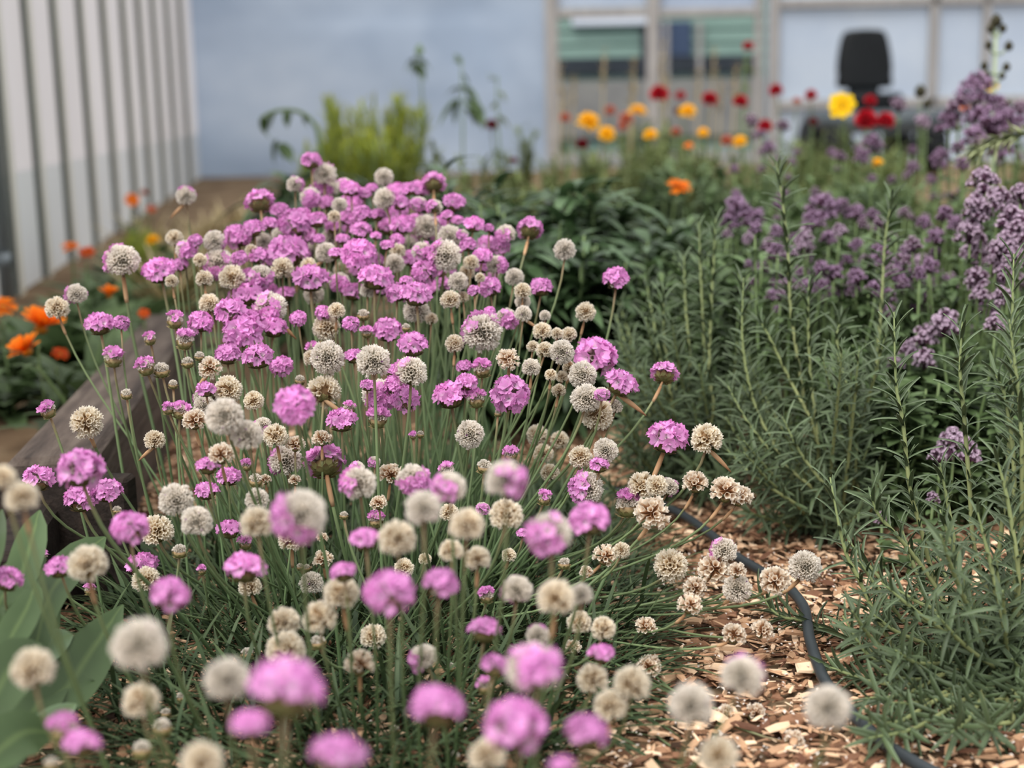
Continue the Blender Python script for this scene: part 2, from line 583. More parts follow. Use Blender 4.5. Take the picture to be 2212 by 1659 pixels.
FLOWERS = [
(402,424,45,"H",0,"n",0,"x"),(561,436,61,"P",-8,"b",0,""),(604,455,40,"P",0,"n",0,""),(637,399,38,"H",0,"n",0,""),(672,349,45,"P",0,"n",0,""),
(671,427,47,"H",0,"n",0,""),(702,378,52,"H",5,"n",0,""),(745,400,33,"H",0,"n",0,""),(548,494,47,"P",0,"n",0,""),(582,484,36,"P",0,"n",0,""),
(637,486,69,"P",0,"n",0,""),(685,476,45,"P",0,"n",0,""),(653,463,36,"P",0,"n",0,""),(733,443,33,"W",0,"n",0,""),(722,468,27,"C",0,"n",0,""),
(514,513,58,"P",-5,"n",0,""),(463,521,49,"H",0,"n",0,""),(402,541,47,"H",0,"n",0,""),(421,521,31,"P",0,"n",0,""),(377,515,36,"C",0,"n",0,""),
(389,573,36,"P",0,"n",0,""),(432,562,29,"C",0,"n",0,""),(472,568,67,"H",0,"c",0,""),(570,521,36,"W",0,"n",0,""),(559,555,42,"P",0,"n",0,""),
(517,559,36,"P",0,"n",0,""),(619,546,90,"P",0,"n",0,""),(704,546,45,"W",-5,"n",0,"x"),(725,548,33,"P",0,"n",0,""),(501,600,54,"C",5,"n",0,""),
(563,597,54,"H",0,"c",0,""),(441,602,36,"C",0,"n",0,""),(371,608,29,"C",0,"n",0,""),(610,580,47,"C",0,"n",0,""),(671,602,76,"P",0,"n",0,""),
(543,541,27,"C",0,"n",0,""),(689,517,25,"P",0,"n",0,""),(740,517,31,"P",0,"n",0,""),(667,573,33,"C",0,"n",0,""),(758,409,42,"P",0,"n",0,""),
(785,418,33,"P",0,"n",0,""),(802,407,27,"P",0,"n",0,""),(829,383,40,"W",0,"n",0,""),(883,409,38,"P",0,"n",0,""),(865,439,42,"P",0,"n",0,""),
(832,430,52,"H",-10,"n",0,""),(937,396,52,"P",0,"b",0,"s"),(905,441,36,"H",0,"n",0,""),(981,438,49,"P",5,"n",0,""),(939,448,36,"H",0,"b",0,"s"),
(921,448,24,"P",0,"n",0,""),(782,463,40,"P",0,"n",0,""),(816,465,36,"P",0,"n",0,""),(870,486,51,"P",0,"n",0,""),(921,492,60,"H",0,"n",0,""),
(966,465,27,"P",0,"n",0,""),(988,476,27,"P",0,"n",0,""),(1024,485,45,"P",15,"n",0,""),(971,512,51,"W",5,"n",0,""),(1000,508,27,"H",0,"n",0,""),
(1056,494,22,"P",0,"n",0,""),(1093,506,43,"H",0,"n",0,""),(1080,533,43,"P",10,"n",0,""),(1145,496,54,"P",5,"b",0,"s"),(780,499,45,"P",5,"n",0,"x"),
(812,510,25,"P",0,"n",0,""),(774,548,72,"P",0,"c",0,""),(836,530,29,"P",0,"n",0,""),(858,519,31,"P",0,"n",0,""),(859,543,33,"C",0,"n",0,""),
(852,570,43,"W",0,"n",0,""),(912,544,47,"H",0,"n",0,""),(962,553,71,"H",0,"c",0,""),(1018,568,34,"C",0,"n",0,""),(1009,588,33,"C",0,"n",0,""),
(1011,530,36,"P",0,"n",0,""),(1042,553,42,"P",10,"n",0,""),(1073,573,45,"H",0,"n",0,""),(1111,599,40,"W",0,"n",0,""),(1129,629,36,"C",0,"n",0,""),
(811,600,72,"P",5,"n",0,""),(917,590,54,"P",0,"n",0,""),(877,606,27,"P",0,"n",0,""),(990,609,43,"W",0,"n",0,""),(1058,622,49,"P",0,"n",0,""),
(1024,629,27,"P",0,"n",0,""),(794,628,33,"W",0,"n",0,""),(1037,600,22,"C",0,"n",0,""),(452,656,43,"C",-20,"n",0,"x"),(378,692,36,"K",0,"n",0,""),
(434,698,54,"P",0,"n",0,""),(499,676,72,"P",-15,"n",0,""),(525,712,87,"P",0,"c",0,""),(541,636,69,"P",-10,"n",0,""),(584,665,72,"H",10,"c",0,"x"),
(591,708,58,"P",0,"n",0,""),(644,689,36,"P",0,"n",0,""),(399,735,40,"K",10,"n",0,""),(431,769,20,"B",0,"n",0,""),(405,783,25,"B",0,"n",0,""),
(454,795,47,"D",0,"c",0,"x"),(492,768,54,"P",0,"n",0,""),(557,772,67,"P",0,"n",0,""),(608,793,49,"P",0,"n",0,""),(675,754,27,"K",0,"n",0,""),
(673,774,36,"C",0,"n",0,""),(705,708,56,"C",-15,"n",0,"x"),(698,676,34,"P",0,"n",0,""),(727,672,36,"C",0,"n",0,""),(707,772,72,"W",0,"c",0,""),
(648,821,22,"B",0,"n",0,""),(700,846,69,"C",0,"b",0,"x"),(374,830,20,"B",0,"n",0,""),(445,842,42,"P",0,"n",0,""),(492,842,60,"C",0,"c",0,""),
(432,859,31,"H",0,"n",0,""),(441,878,47,"W",0,"n",0,""),(548,866,43,"C",0,"n",0,""),(485,900,78,"W",0,"c",0.87,""),(637,875,87,"P",0,"c",0.85,""),
(858,634,49,"P",-5,"n",0,""),(899,636,69,"P",0,"n",0,""),(899,672,56,"W",0,"n",1.2,""),(973,649,42,"C",0,"n",0,""),(1000,642,25,"C",0,"n",0,""),
(932,689,27,"C",0,"n",0,""),(785,680,25,"B",0,"n",0,""),(758,701,36,"P",0,"n",0,""),(838,716,61,"P",0,"n",0,""),(792,718,25,"K",0,"n",0,""),
(877,707,18,"B",0,"n",0,""),(892,746,67,"P",0,"n",0,""),(764,770,42,"P",-5,"n",0,""),(807,781,72,"W",0,"n",1.02,""),(847,801,36,"P",0,"n",0,""),
(888,804,72,"H",0,"n",1.02,""),(820,855,76,"H",0,"n",0,""),(794,833,33,"P",0,"n",0,""),(858,833,54,"P",0,"n",0,""),(876,864,61,"P",0,"n",0,""),
(816,889,43,"P",0,"n",0,""),(754,882,27,"K",0,"n",0,""),(982,743,40,"C",0,"n",0,"s"),(1002,792,34,"P",0,"n",0,""),(1042,718,87,"H",0,"c",0,""),
(1093,690,51,"H",20,"n",0,""),(1058,671,24,"P",0,"n",0,""),(1129,652,33,"W",0,"n",0,""),(1131,678,36,"W",0,"n",0,"x"),(1098,777,47,"D",0,"c",0,""),
(1042,797,38,"K",0,"n",0,""),(1008,826,47,"P",0,"n",0,""),(973,855,76,"P",0,"n",0,""),(1029,862,38,"K",0,"n",0,""),(1102,853,81,"P",0,"c",0,""),
(1076,892,16,"B",0,"n",0,""),(1169,621,50,"P",5,"n",0,""),(1177,682,24,"W",0,"n",0,""),(1265,674,43,"C",0,"n",0,"s"),(1330,604,56,"P",0,"n",0,""),
(1220,540,47,"W",0,"n",0,""),(1171,716,39,"C",0,"n",0,""),(1203,721,26,"C",0,"n",0,""),(1229,723,33,"C",0,"n",0,""),(1177,757,37,"C",0,"n",0,""),
(1214,760,52,"W",0,"c",0,"x"),(1151,749,26,"C",0,"n",0,""),(1147,794,39,"W",0,"n",0,"s"),(1229,794,28,"C",0,"n",0,""),(1190,810,26,"C",0,"n",0,""),
(1214,814,26,"C",0,"n",0,""),(1286,771,87,"P",0,"n",0,""),(1259,810,59,"W",0,"c",0,""),(1266,862,63,"W",0,"n",0,""),(1290,894,67,"C",0,"c",0,""),
(1342,829,74,"P",25,"n",0,"x"),(1300,851,33,"H",0,"n",0,""),(1329,879,33,"H",0,"n",0,""),(1435,807,59,"P",0,"b",0,"s"),(1207,844,30,"C",0,"n",0,""),
(421,909,52,"D",0,"n",0,"s"),(534,940,65,"W",0,"n",0.88,""),(568,920,40,"H",-5,"c",0,""),(595,941,51,"C",0,"n",0,""),(638,961,40,"D",0,"n",0,""),
(617,996,72,"H",0,"n",0,""),(695,949,40,"D",0,"n",0,""),(738,909,65,"P",0,"n",0,""),(702,999,87,"P",0,"b",0,"s"),(478,983,54,"D",0,"n",0.94,""),
(450,1007,51,"P",0,"n",0.95,""),(494,1030,52,"P",0,"n",0,""),(447,1061,52,"P",0,"n",0,""),(552,1037,29,"B",0,"n",0,""),(573,1037,25,"D",0,"n",0,""),
(637,1039,27,"D",0,"n",0,""),(532,1005,24,"K",0,"n",0,""),(380,1081,72,"W",0,"n",0.92,""),(425,1128,67,"W",0,"n",0.9,""),
(555,1079,49,"W",0,"n",0.95,""),(496,1144,54,"P",0,"n",0,""),(555,1131,78,"C",0,"n",0.76,""),(649,1113,127,"H",0,"c",0.68,""),
(631,1162,60,"C",0,"n",1,""),(696,1162,24,"D",0,"n",0,""),(530,1173,29,"K",0,"n",0,""),(743,1113,18,"B",0,"n",0,""),(816,904,42,"K",0,"n",0,""),
(892,941,16,"K",0,"n",0,""),(908,938,16,"B",0,"n",0,""),(1015,938,60,"W",0,"c",0,""),(1103,981,31,"K",0,"n",0,""),(1046,1007,31,"B",0,"n",0,""),
(966,1017,33,"K",0,"n",0,""),(809,998,27,"H",0,"n",0,""),(771,1012,34,"H",0,"n",0,""),(843,1026,51,"D",0,"n",0,"s"),(776,1045,78,"H",0,"n",0.87,""),
(892,1036,71,"H",0,"n",0.9,""),(971,1054,83,"H",0,"n",0.76,""),(1091,1037,98,"H",0,"n",0.69,""),(818,1088,36,"D",0,"n",0,""),
(812,1124,34,"K",0,"n",0,""),(914,1099,85,"W",0,"n",0.69,""),(970,1108,40,"C",0,"n",0,""),(1042,1099,31,"H",0,"n",0,""),
(1009,1135,78,"C",0,"n",0.73,""),(1093,1113,69,"C",0,"n",0.88,""),(1129,1153,27,"P",0,"n",0,""),(789,1166,72,"P",0,"n",0.77,""),
(858,1164,85,"C",0,"n",0.73,""),(1442,947,87,"P",10,"n",0,"s"),(1526,948,66,"C",0,"n",0,"x"),(1254,987,49,"C",0,"n",0,""),
(1308,973,52,"W",0,"n",0,"s"),(1294,1006,42,"P",0,"n",0,""),(1268,1055,75,"H",0,"n",0,""),(1176,1076,31,"K",0,"n",0,""),(1388,1050,61,"C",0,"n",0,""),
(1419,1050,47,"C",0,"n",0,""),(1444,1053,45,"H",0,"n",0,""),(1501,1045,54,"D",0,"n",0,"s"),(1568,1062,63,"D",0,"n",0,"s"),
(1597,1074,54,"D",15,"n",0,"s"),(1355,1090,54,"K",0,"n",0,""),(1409,1109,71,"D",0,"c",0,"s"),(1273,1126,94,"P",0,"n",0.77,""),
(1186,1154,110,"H",0,"n",0.7,""),(1308,1203,52,"D",20,"n",0,"s"),(1266,1236,28,"D",0,"n",0,""),(1343,1189,35,"C",0,"n",0,""),
(1219,1217,26,"B",0,"n",0,""),(1449,1221,71,"C",0,"c",0,""),(1543,1229,68,"D",0,"c",0,""),(1564,1189,59,"H",0,"n",0,""),(1592,1234,38,"D",0,"n",0,""),
(1501,1271,49,"D",0,"c",0,""),(1592,1271,61,"W",0,"c",0,"s"),(1160,940,45,"C",0,"n",1.2,""),(1209,952,40,"C",0,"n",1.2,""),
(1174,980,42,"C",0,"n",1.18,""),(1188,1022,40,"C",0,"n",1.15,""),(15,1253,66,"P",20,"n",0.85,""),(87,1204,32,"K",0,"n",0,""),
(129,1226,60,"P",-10,"n",0.87,""),(189,1220,90,"C",0,"n",0.77,""),(307,1220,66,"P",0,"n",0,""),(316,1253,57,"C",0,"n",0,""),
(367,1286,87,"P",10,"n",0.7,""),(388,1190,30,"B",0,"n",0,""),(436,1232,20,"K",0,"n",0,""),(194,1274,24,"K",0,"n",0,""),
(301,1395,126,"W",0,"n",0.57,""),(72,1446,99,"C",0,"n",0.63,""),(304,1515,84,"C",0,"n",0.66,""),(135,1575,63,"K",0,"n",0.63,""),
(177,1608,90,"P",20,"n",0.6,""),(111,1650,33,"B",0,"n",0.65,""),(349,1572,45,"B",0,"n",0.77,""),(358,1540,21,"B",0,"n",0.9,""),
(307,1620,45,"B",0,"n",0.74,""),(394,1506,24,"B",0,"n",0.93,""),(436,1647,96,"C",0,"n",0.56,""),(83,1036,68,"P",10,"n",0,""),
(174,1017,96,"P",0,"n",0.85,""),(176,1080,72,"P",0,"n",0,""),(234,1063,60,"P",5,"n",0,""),(338,1147,68,"C",0,"n",0,""),(48,1075,75,"C",0,"n",0.66,""),
(7,1032,58,"C",0,"n",0.66,""),(253,1102,19,"B",0,"n",0,""),(281,1143,84,"P",0,"n",0.8,""),(123,666,49,"C",0,"n",0,"s"),(215,701,64,"P",-5,"n",0,""),
(262,699,35,"P",10,"n",0,""),(245,773,41,"K",0,"n",0,""),(103,886,35,"K",-15,"n",0,""),(188,912,68,"C",0,"c",0,"s"),(314,793,37,"K",-10,"n",0,""),
(349,799,33,"B",5,"n",0,""),(324,732,27,"K",0,"n",0,""),(273,851,23,"B",0,"n",0,""),(334,951,43,"C",0,"n",0,"x"),(363,883,25,"K",0,"n",0,""),
(390,888,35,"K",10,"n",0,""),(264,564,76,"H",0,"n",0,"s"),(345,585,72,"P",-5,"n",0,""),(165,636,48,"H",0,"n",0,""),(529,1229,94,"P",0,"n",0.82,""),
(540,1268,48,"C",0,"n",0,""),(698,1210,42,"D",0,"n",0,""),(662,1227,17,"B",0,"n",0,""),(648,1224,15,"B",0,"n",0,""),(673,1260,50,"W",0,"n",0,""),
(737,1283,83,"C",0,"n",0.79,""),(690,1335,79,"C",0,"n",0.79,""),(613,1345,73,"C",0,"n",0.82,""),(617,1405,89,"C",0,"n",0.8,""),
(742,1237,62,"P",0,"n",0.77,""),(873,1227,42,"C",0,"n",0,""),(841,1283,114,"P",0,"n",0.66,""),(534,1412,27,"B",0,"n",0,""),
(490,1468,102,"W",0,"n",0.58,""),(777,1437,69,"D",0,"n",0.82,"s"),(806,1376,54,"C",0,"n",0.95,""),(687,1387,31,"B",0,"n",0.9,""),
(619,1494,179,"P",12,"n",0.5,""),(540,1566,89,"P",-5,"n",0.52,""),(729,1635,125,"P",8,"n",0.5,""),(852,1577,21,"B",0,"n",0.9,""),
(951,1264,83,"P",10,"n",0.7,""),(974,1191,56,"C",0,"n",0.82,""),(1031,1208,60,"C",0,"n",0.82,""),(1099,1200,31,"C",0,"n",0,""),
(918,1208,27,"C",0,"n",0,""),(1051,1287,33,"K",0,"n",0,""),(1116,1276,77,"H",0,"n",0.8,""),(1201,1293,87,"C",0,"n",0.69,""),
(1255,1285,54,"W",0,"n",0.74,""),(1047,1362,81,"P",0,"n",0.8,""),(1162,1374,58,"H",0,"n",0.8,""),(1251,1345,50,"C",0,"n",0.9,""),
(916,1422,71,"H",-25,"n",0.82,""),(1068,1441,69,"P",10,"n",0.7,""),(1151,1447,129,"H",0,"n",0.59,""),(1047,1482,35,"K",0,"n",0.85,""),
(974,1441,19,"B",0,"n",0,""),(1238,1399,33,"D",0,"n",0,""),(1299,1412,58,"P",0,"n",0.8,""),(1303,1358,52,"C",0,"n",0.88,""),
(1280,1468,73,"C",0,"n",0.8,""),(945,1529,129,"P",10,"n",0.56,""),(1112,1571,141,"P",0,"n",0.56,""),(1265,1587,100,"P",10,"n",0.59,""),
(1053,1633,83,"C",0,"n",0.62,""),(981,1635,25,"B",0,"n",0.85,""),(1214,1656,62,"P",0,"n",0.52,""),(1365,1479,86,"C",0,"n",0.72,""),
(1318,1526,77,"C",0,"n",0.72,""),(1495,1524,105,"W",0,"n",0.61,""),(1603,1463,105,"H",20,"n",0.64,""),(1788,1529,105,"W",0,"n",0.62,""),
(1553,1632,89,"C",0,"n",0.62,""),(1714,1601,47,"D",60,"n",0,""),(1633,1543,47,"D",50,"n",0,"s"),(1647,1363,47,"D",30,"n",0,"s"),
(1586,1372,50,"D",20,"n",0,""),(1675,1255,61,"D",0,"c",0,""),(1739,1225,69,"W",15,"n",0,"s"),(1396,1355,44,"D",0,"n",0,""),
(1401,1441,53,"D",0,"n",0,""),(1567,1546,47,"D",20,"n",0,""),(1495,1632,33,"D",0,"n",0,""),(1490,1308,50,"D",10,"n",0,"s"),
]
FLOWERS += [
(927,622,48,"P",-8,"n",1.327,""),(617,636,43,"P",-8,"n",1.28,""),(808,563,39,"P",8,"n",1.381,""),(716,406,39,"H",0,"n",1.491,""),
(1054,530,48,"P",0,"n",1.357,""),(665,510,40,"P",8,"n",1.37,""),(704,438,36,"P",0,"n",1.418,""),(573,626,50,"P",0,"n",1.298,""),
(896,480,43,"P",-8,"n",1.401,""),(596,541,50,"C",0,"n",1.35,""),(777,585,44,"P",8,"n",1.343,""),(946,488,48,"P",8,"n",1.381,""),
(697,603,45,"W",8,"n",1.354,""),(607,511,43,"W",8,"n",1.398,""),(584,564,49,"P",-8,"n",1.325,""),(678,636,43,"W",-8,"n",1.266,""),
(752,470,46,"P",8,"n",1.372,""),(986,538,43,"P",-8,"n",1.36,""),(900,614,38,"H",8,"n",1.304,""),(857,413,46,"P",0,"n",1.471,""),
(676,547,45,"W",0,"n",1.392,""),(1046,575,42,"P",-8,"n",1.302,""),(640,584,38,"C",0,"n",1.356,""),(757,493,34,"P",-8,"n",1.407,""),
(763,631,50,"P",8,"n",1.261,""),(959,586,49,"P",-8,"n",1.355,""),(511,639,39,"P",-8,"n",1.284,""),(823,625,41,"P",0,"n",1.334,""),
(534,599,48,"P",0,"n",1.324,""),(740,584,38,"C",0,"n",1.349,""),(960,615,36,"P",0,"n",1.303,""),(648,551,48,"P",0,"n",1.376,""),
(716,515,48,"H",8,"n",1.418,""),(885,531,45,"H",-8,"n",1.405,""),(935,564,45,"P",8,"n",1.36,""),(1062,597,39,"H",8,"n",1.342,""),
(842,491,49,"P",0,"n",1.387,""),(734,610,46,"H",-8,"n",1.274,""),(906,409,47,"P",8,"n",1.432,""),(694,410,48,"P",8,"n",1.449,""),
(720,491,36,"P",-8,"n",1.408,""),(861,461,48,"P",-8,"n",1.45,""),(888,558,47,"P",8,"n",1.319,""),(760,436,47,"P",8,"n",1.43,""),
]

# ---------------------------------------------------------------- the thrift clump
CLUMP = np.array([-0.11, 1.12])
CRX, CRY = 0.20, 0.36


def sharp_depth(py):
    return float(np.interp(py, [330, 450, 560, 680, 780, 900, 1100, 1300, 1659], [1.46, 1.34, 1.25, 1.17, 1.11, 1.06, 1.03, 1.0, 0.95]))


NAMES = {'P': ('thrift_flower', 'flower'), 'H': ('thrift_flower', 'flower'), 'W': ('thrift_seed_head', 'seed head'), 'C': ('thrift_seed_head', 'seed head'),
         'D': ('thrift_seed_head', 'seed head'), 'B': ('thrift_bud', 'flower bud'), 'K': ('thrift_bud', 'flower bud')}
GROUPS = {'thrift_flower': 'thrift flowers of the clump', 'thrift_seed_head': 'faded thrift heads of the clump', 'thrift_bud': 'thrift buds of the clump'}


def look_of(kind, face, d, fl):
    blur = 'blurred ' if 0 < d < 0.84 else ''
    if kind == 'P':
        s = {'n': 'bright pink thrift flower', 'c': 'open-faced pink thrift flower', 'b': 'pink thrift flower from below'}[face]
    else:
        s = {'H': 'half-faded pink thrift flower', 'W': 'round grey-white thrift head', 'C': 'cream dried thrift head', 'D': 'flared brown-centred thrift head',
             'B': 'closed whitish thrift bud', 'K': 'pink-tipped thrift bud'}[kind]
    if 'x' in fl and not blur:
        s += ' with dangling sheath'
    return blur + s


thrift_rows = []
for idx, (px, py, w, kind, ang, face, d0, fl) in enumerate(FLOWERS):
    rr = random.Random(idx)
    d = d0 or sharp_depth(py) * rr.uniform(0.975, 1.025)
    w = w * (1.07 if not d0 or d0 > 0.84 else 0.97)
    W = w / FPX * d
    d = min(d, ground_d(px, py, W * 0.45))
    W = w / FPX * d
    H = at(px, py, d)
    tc = unit(CAMN - H)
    tilt = R({'n': 14 if d > 0.84 else 6, 'c': 55, 'b': -38}[face]) + rr.uniform(-0.12, 0.12)
    al = R(ang) + rr.uniform(-0.12, 0.12)
    up = unit(np.array([0, 0, 1]) - tc[2] * tc)
    rt = np.cross(up, tc)
    ax = unit(math.cos(tilt) * (math.sin(al) * rt + math.cos(al) * up) + math.sin(tilt) * tc)
    # foot of the stem: towards the middle of the clump
    off = H[:2] - CLUMP
    foot = off * np.array([0.80 if -0.24 < off[0] < 0.08 else 0.55 if off[0] < 0 else 0.42, 0.62 if off[0] < 0.1 else 0.42]) + np.array([rr.gauss(0, 0.025), rr.gauss(0, 0.03)])
    e = math.hypot(foot[0] / (CRX if foot[0] > 0 else 0.23), foot[1] / CRY)
    if e > 1:
        foot /= e
    B = np.array([*(CLUMP + foot), 0.0])
    if 0 < d0 < 0.85:                                   # nearest stems grow almost straight up, in front of the cushion
        B[:2] = H[:2] + 0.2 * (CLUMP - H[:2]) + foot * 0.1 + np.array([0, 0.03])
    name, cat = NAMES[kind]
    root = thing(name, '', cat, B, GROUPS[name])
    Ht = H - ax * W * 0.33
    ln = np.linalg.norm(Ht - B)
    out = np.array([Ht[0] - B[0], Ht[1] - B[1], 0])
    zrise = max(0.30 * Ht[2], 0.012)
    p1 = B + out * 0.30 + np.array([0, 0, zrise + 0.12 * ln])
    down = -unit(0.65 * ax + 0.35 * unit(Ht - p1))
    p2 = Ht + down * ln * 0.30
    p2[2] = max(p2[2], min(0.012, Ht[2]))
    wob = np.array([rr.gauss(0, 0.006), rr.gauss(0, 0.006), 0])
    p1 += wob
    srad = min(max(0.046 * W, 0.0009), 0.00145) if kind not in 'BK' else 0.00105
    g = Geo()
    pts = bez(B, p1, p2, Ht + ax * W * 0.12, 14)
    tube(g, pts - B, np.linspace(srad * 1.1, srad * 0.9, 14), 6, r=rr.random())
    link('stem', g.mesh('stem', ['thrift_stem']), root)
    M = Matrix(frame(ax).tolist()).to_4x4() @ Matrix.Rotation(rr.uniform(0, 6.28), 4, 'Z') @ Matrix.Scale(W, 4)
    M.translation = Vector((H - B).tolist())
    hd = link('flower_head', HEADS[kind][rr.randrange(NVAR[kind])], root)
    hd.matrix_local = M
    br = link('bracts', BRACTS[kind][rr.randrange(2)], hd)
    if 's' in fl or 'x' in fl or kind in 'CD' and rr.random() < 0.45:
        g = Geo()
        if 'x' in fl:
            s = -1 if (ang < 0 or kind == 'D' or (px < 460)) else 1
            q0 = H - ax * W * 0.3
            dirn = unit(np.array([0.8 * s, -0.15, -0.62 + rr.uniform(-0.2, 0.2)]))
            q = np.array([q0 + dirn * W * 0.95 * u for u in np.linspace(0, 1, 5)]) - B
            q[:, 2] -= 0.1 * W * np.linspace(0, 1, 5) ** 2
            tube(g, q, srad * np.array([1.0, 1.6, 1.7, 1.3, 0.4]), 6, r=rr.random())
        else:
            q = bez(B, p1, p2, Ht + ax * W * 0.12, 6, 0.99 - min(0.9 * W / ln, 0.3), 0.97) - B
            tube(g, q, srad * np.array([1.08, 1.3, 1.38, 1.35, 1.25, 1.1]), 7, r=rr.random())
        link('sheath', g.mesh('sheath', ['sheath']), root)
    thrift_rows.append((root, px, py, look_of(kind, face, d0, fl)))
give_labels(thrift_rows)

# basal cushion of narrow leaves (nobody could count them)
g = Geo()
k = 6500
u = np.sqrt(RNG.uniform(0, 1, k)) * 1.08; a = RNG.uniform(0, 2 * PI, k)
base = np.stack([CLUMP[0] + CRX * u * np.cos(a), CLUMP[1] + CRY * u * np.sin(a), np.zeros(k)], 1)
lv, lq, lt = leaf_template(0.02, 5, 0.35, 0.05)
outw = np.stack([np.cos(a) * u, np.sin(a) * u, np.zeros(k)], 1) * 0.7
dirs = rand_dirs(k, 25, 80) + outw
g.scatter(lv, lq, lt, leaf_mats(dirs, np.tile([0, 0, 1.0], (k, 1)), RNG.uniform(0.035, 0.08, k)), base, RNG.uniform(0, 1, k), 0)
tag(link('thrift_foliage', g.mesh('thrift_foliage', ['thrift_leaf'])), 'dark green grassy leaf cushion at the foot of the thrift stems', 'foliage', kind='stuff')

# ---------------------------------------------------------------- ground, bark mulch, hose, timbers
noise_mat('soil', ['#4f4032', '#75604a', '#948066'], 6.0, 0.95, 0.1, bump=0.4)
ramp_mat('bark_chip', [(0, '#7a5340'), (0.3, '#a87e60'), (0.65, '#c6a07e'), (1, '#dcc0a2')], 0.3, 0, 0.75, 0.2, noise=(60, 0.25), attr='rnd')
ramp_mat('bark_dark', [(0, '#3b2a20'), (1, '#76563f')], 0.3, 0, 0.8, 0.2, attr='rnd')
noise_mat('hose_rubber', ['#2c3236', '#3a4145'], 30, 0.5, 0.4)
noise_mat('old_timber', ['#3c3430', '#574c45', '#6f645b'], 9.0, 0.85, 0.2, stretch=(9, 1.0, 9), bump=0.5)
noise_mat('dark_timber', ['#1f1916', '#2c2521', '#3a302a'], 9.0, 0.85, 0.2, stretch=(2, 9, 9), bump=0.4)
ramp_mat('fallen_petal', [(0, '#d9cdbf'), (1, '#f0e6de')], 0.1, 0.2, 0.8, 0.1)

g = Geo()
xs = np.linspace(-9, 9, 61); ys = np.linspace(0.1, 16, 61)
X, Y = np.meshgrid(xs, ys, indexing='ij')
V = np.stack([X.ravel(), Y.ravel(), np.zeros(X.size)], 1)
Q = [[i * 61 + j, (i + 1) * 61 + j, (i + 1) * 61 + j + 1, i * 61 + j + 1] for i in range(60) for j in range(60)]
g.add(V, Q)
struct('floor', g.mesh('floor', ['soil']), 'bare brown soil of the garden')


def chips(name, mat, k, lo, hi, zr, label, smin, smax):
    g = Geo()
    tv = np.array([[-.5, -.16, 0], [-.42, .15, .0], [.46, .19, 0], [.5, -.12, 0], [-.44, -.12, .07], [-.36, .11, .075], [.38, .14, .06], [.44, -.09, .07], [0, .2, .01], [0, -.2, .01], [0.02, .15, .09], [0, -.16, .085]])
    tq = np.array([[4, 11, 10, 5], [11, 7, 6, 10], [0, 9, 11, 4], [9, 3, 7, 11], [2, 8, 10, 6], [8, 1, 5, 10], [1, 0, 4, 5], [3, 2, 6, 7]])
    x = RNG.uniform(lo[0], hi[0], k); y = RNG.uniform(lo[1], hi[1], k)
    p = np.stack([x, y, RNG.uniform(0.0, zr, k)], 1)
    n = np.stack([RNG.normal(0, .38, k), RNG.normal(0, .38, k), np.ones(k)], 1)
    M = leaf_mats(rand_dirs(k, -8, 8), n, RNG.uniform(smin, smax, k) * RNG.choice([0.5, 0.8, 1.0, 1.3], k))
    M = M[:, :, [1, 0, 2]] * np.stack([RNG.uniform(0.8, 1.5, k), RNG.uniform(0.35, 1.5, k), RNG.uniform(0.6, 1.6, k)], 1)[:, None, :]
    M[:, :, 1] *= -1
    g.scatter(tv, tq, np.zeros(12), M, p, RNG.uniform(0, 1, k), 0)
    tag(link(name, g.mesh(name, [mat], smooth=False)), label, 'mulch', kind='stuff')


chips('bark_mulch', 'bark_chip', 36000, (-0.42, 0.78), (0.72, 1.75), 0.011, 'pale tan bark chip mulch spread under the thrift and rosemary', 0.005, 0.0145)
chips('dark_mulch', 'bark_dark', 13000, (-0.42, 0.78), (0.72, 1.75), 0.009, 'dark brown bark bits mixed into the pale chip mulch', 0.004, 0.012)
g = Geo()
k = 1500
px_ = RNG.normal(0.17, 0.16, k); py_ = RNG.uniform(0.70, 1.2, k)
tv, tq, tt = leaf_template(0.7, 2, 0.4, 0.2)
g.scatter(tv, tq, tt, leaf_mats(rand_dirs(k, -10, 40), np.tile([0, 0, 1.0], (k, 1)), RNG.uniform(0.0015, 0.0038, k)), np.stack([px_, py_, RNG.uniform(0.010, 0.016, k)], 1), RNG.uniform(0, 1, k))
tag(link('petal_litter', g.mesh('petal_litter', ['fallen_petal'])), 'whitish specks of fallen dry petals scattered on the bark chips', 'petal litter', kind='stuff')

hose_px = [(820, 1050), (1000, 1053), (1155, 1057), (1330, 1060), (1450, 1100), (1530, 1150), (1580, 1195), (1650, 1237), (1705, 1272), (1738, 1315), (1748, 1375), (1765, 1430), (1785, 1475), (1835, 1535), (1900, 1598), (1960, 1638), (2030, 1675), (2100, 1700)]
g = Geo()
hp = smooth_path([on_ground(x, y, 0.0165) for x, y in hose_px], 90)
tube(g, hp, 0.0041, 10)
tag(link('irrigation_hose', g.mesh('irrigation_hose', ['hose_rubber'])), 'black irrigation hose curving across the bark chips beside the rosemary', 'hose')

# timbers of the raised edge, left
ZT = 0.115


def plank(name, label, a, b, w_right, z0, z1, mat, bev=0.006):
    """Sleeper whose top left edge runs from a to b (ground plan), width to the right."""
    a = np.array(a); b = np.array(b)
    dirv = unit(np.append(b - a, 0)); side = np.array([dirv[1], -dirv[0], 0])
    L = np.linalg.norm(b - a)
    g = Geo()
    box(g, (0, 0, 0), (w_right, L, z1 - z0), bev=bev)
    me = g.mesh(name, [mat], smooth=False)
    o = link(name, me)
    M = Matrix(np.stack([side, dirv, np.array([0, 0, 1.0])], 1).tolist()).to_4x4()
    M.translation = Vector((a[0], a[1], z0))
    o.matrix_world = M
    tag(o, label, 'timber', 'weathered timbers edging the raised bed')
    return o


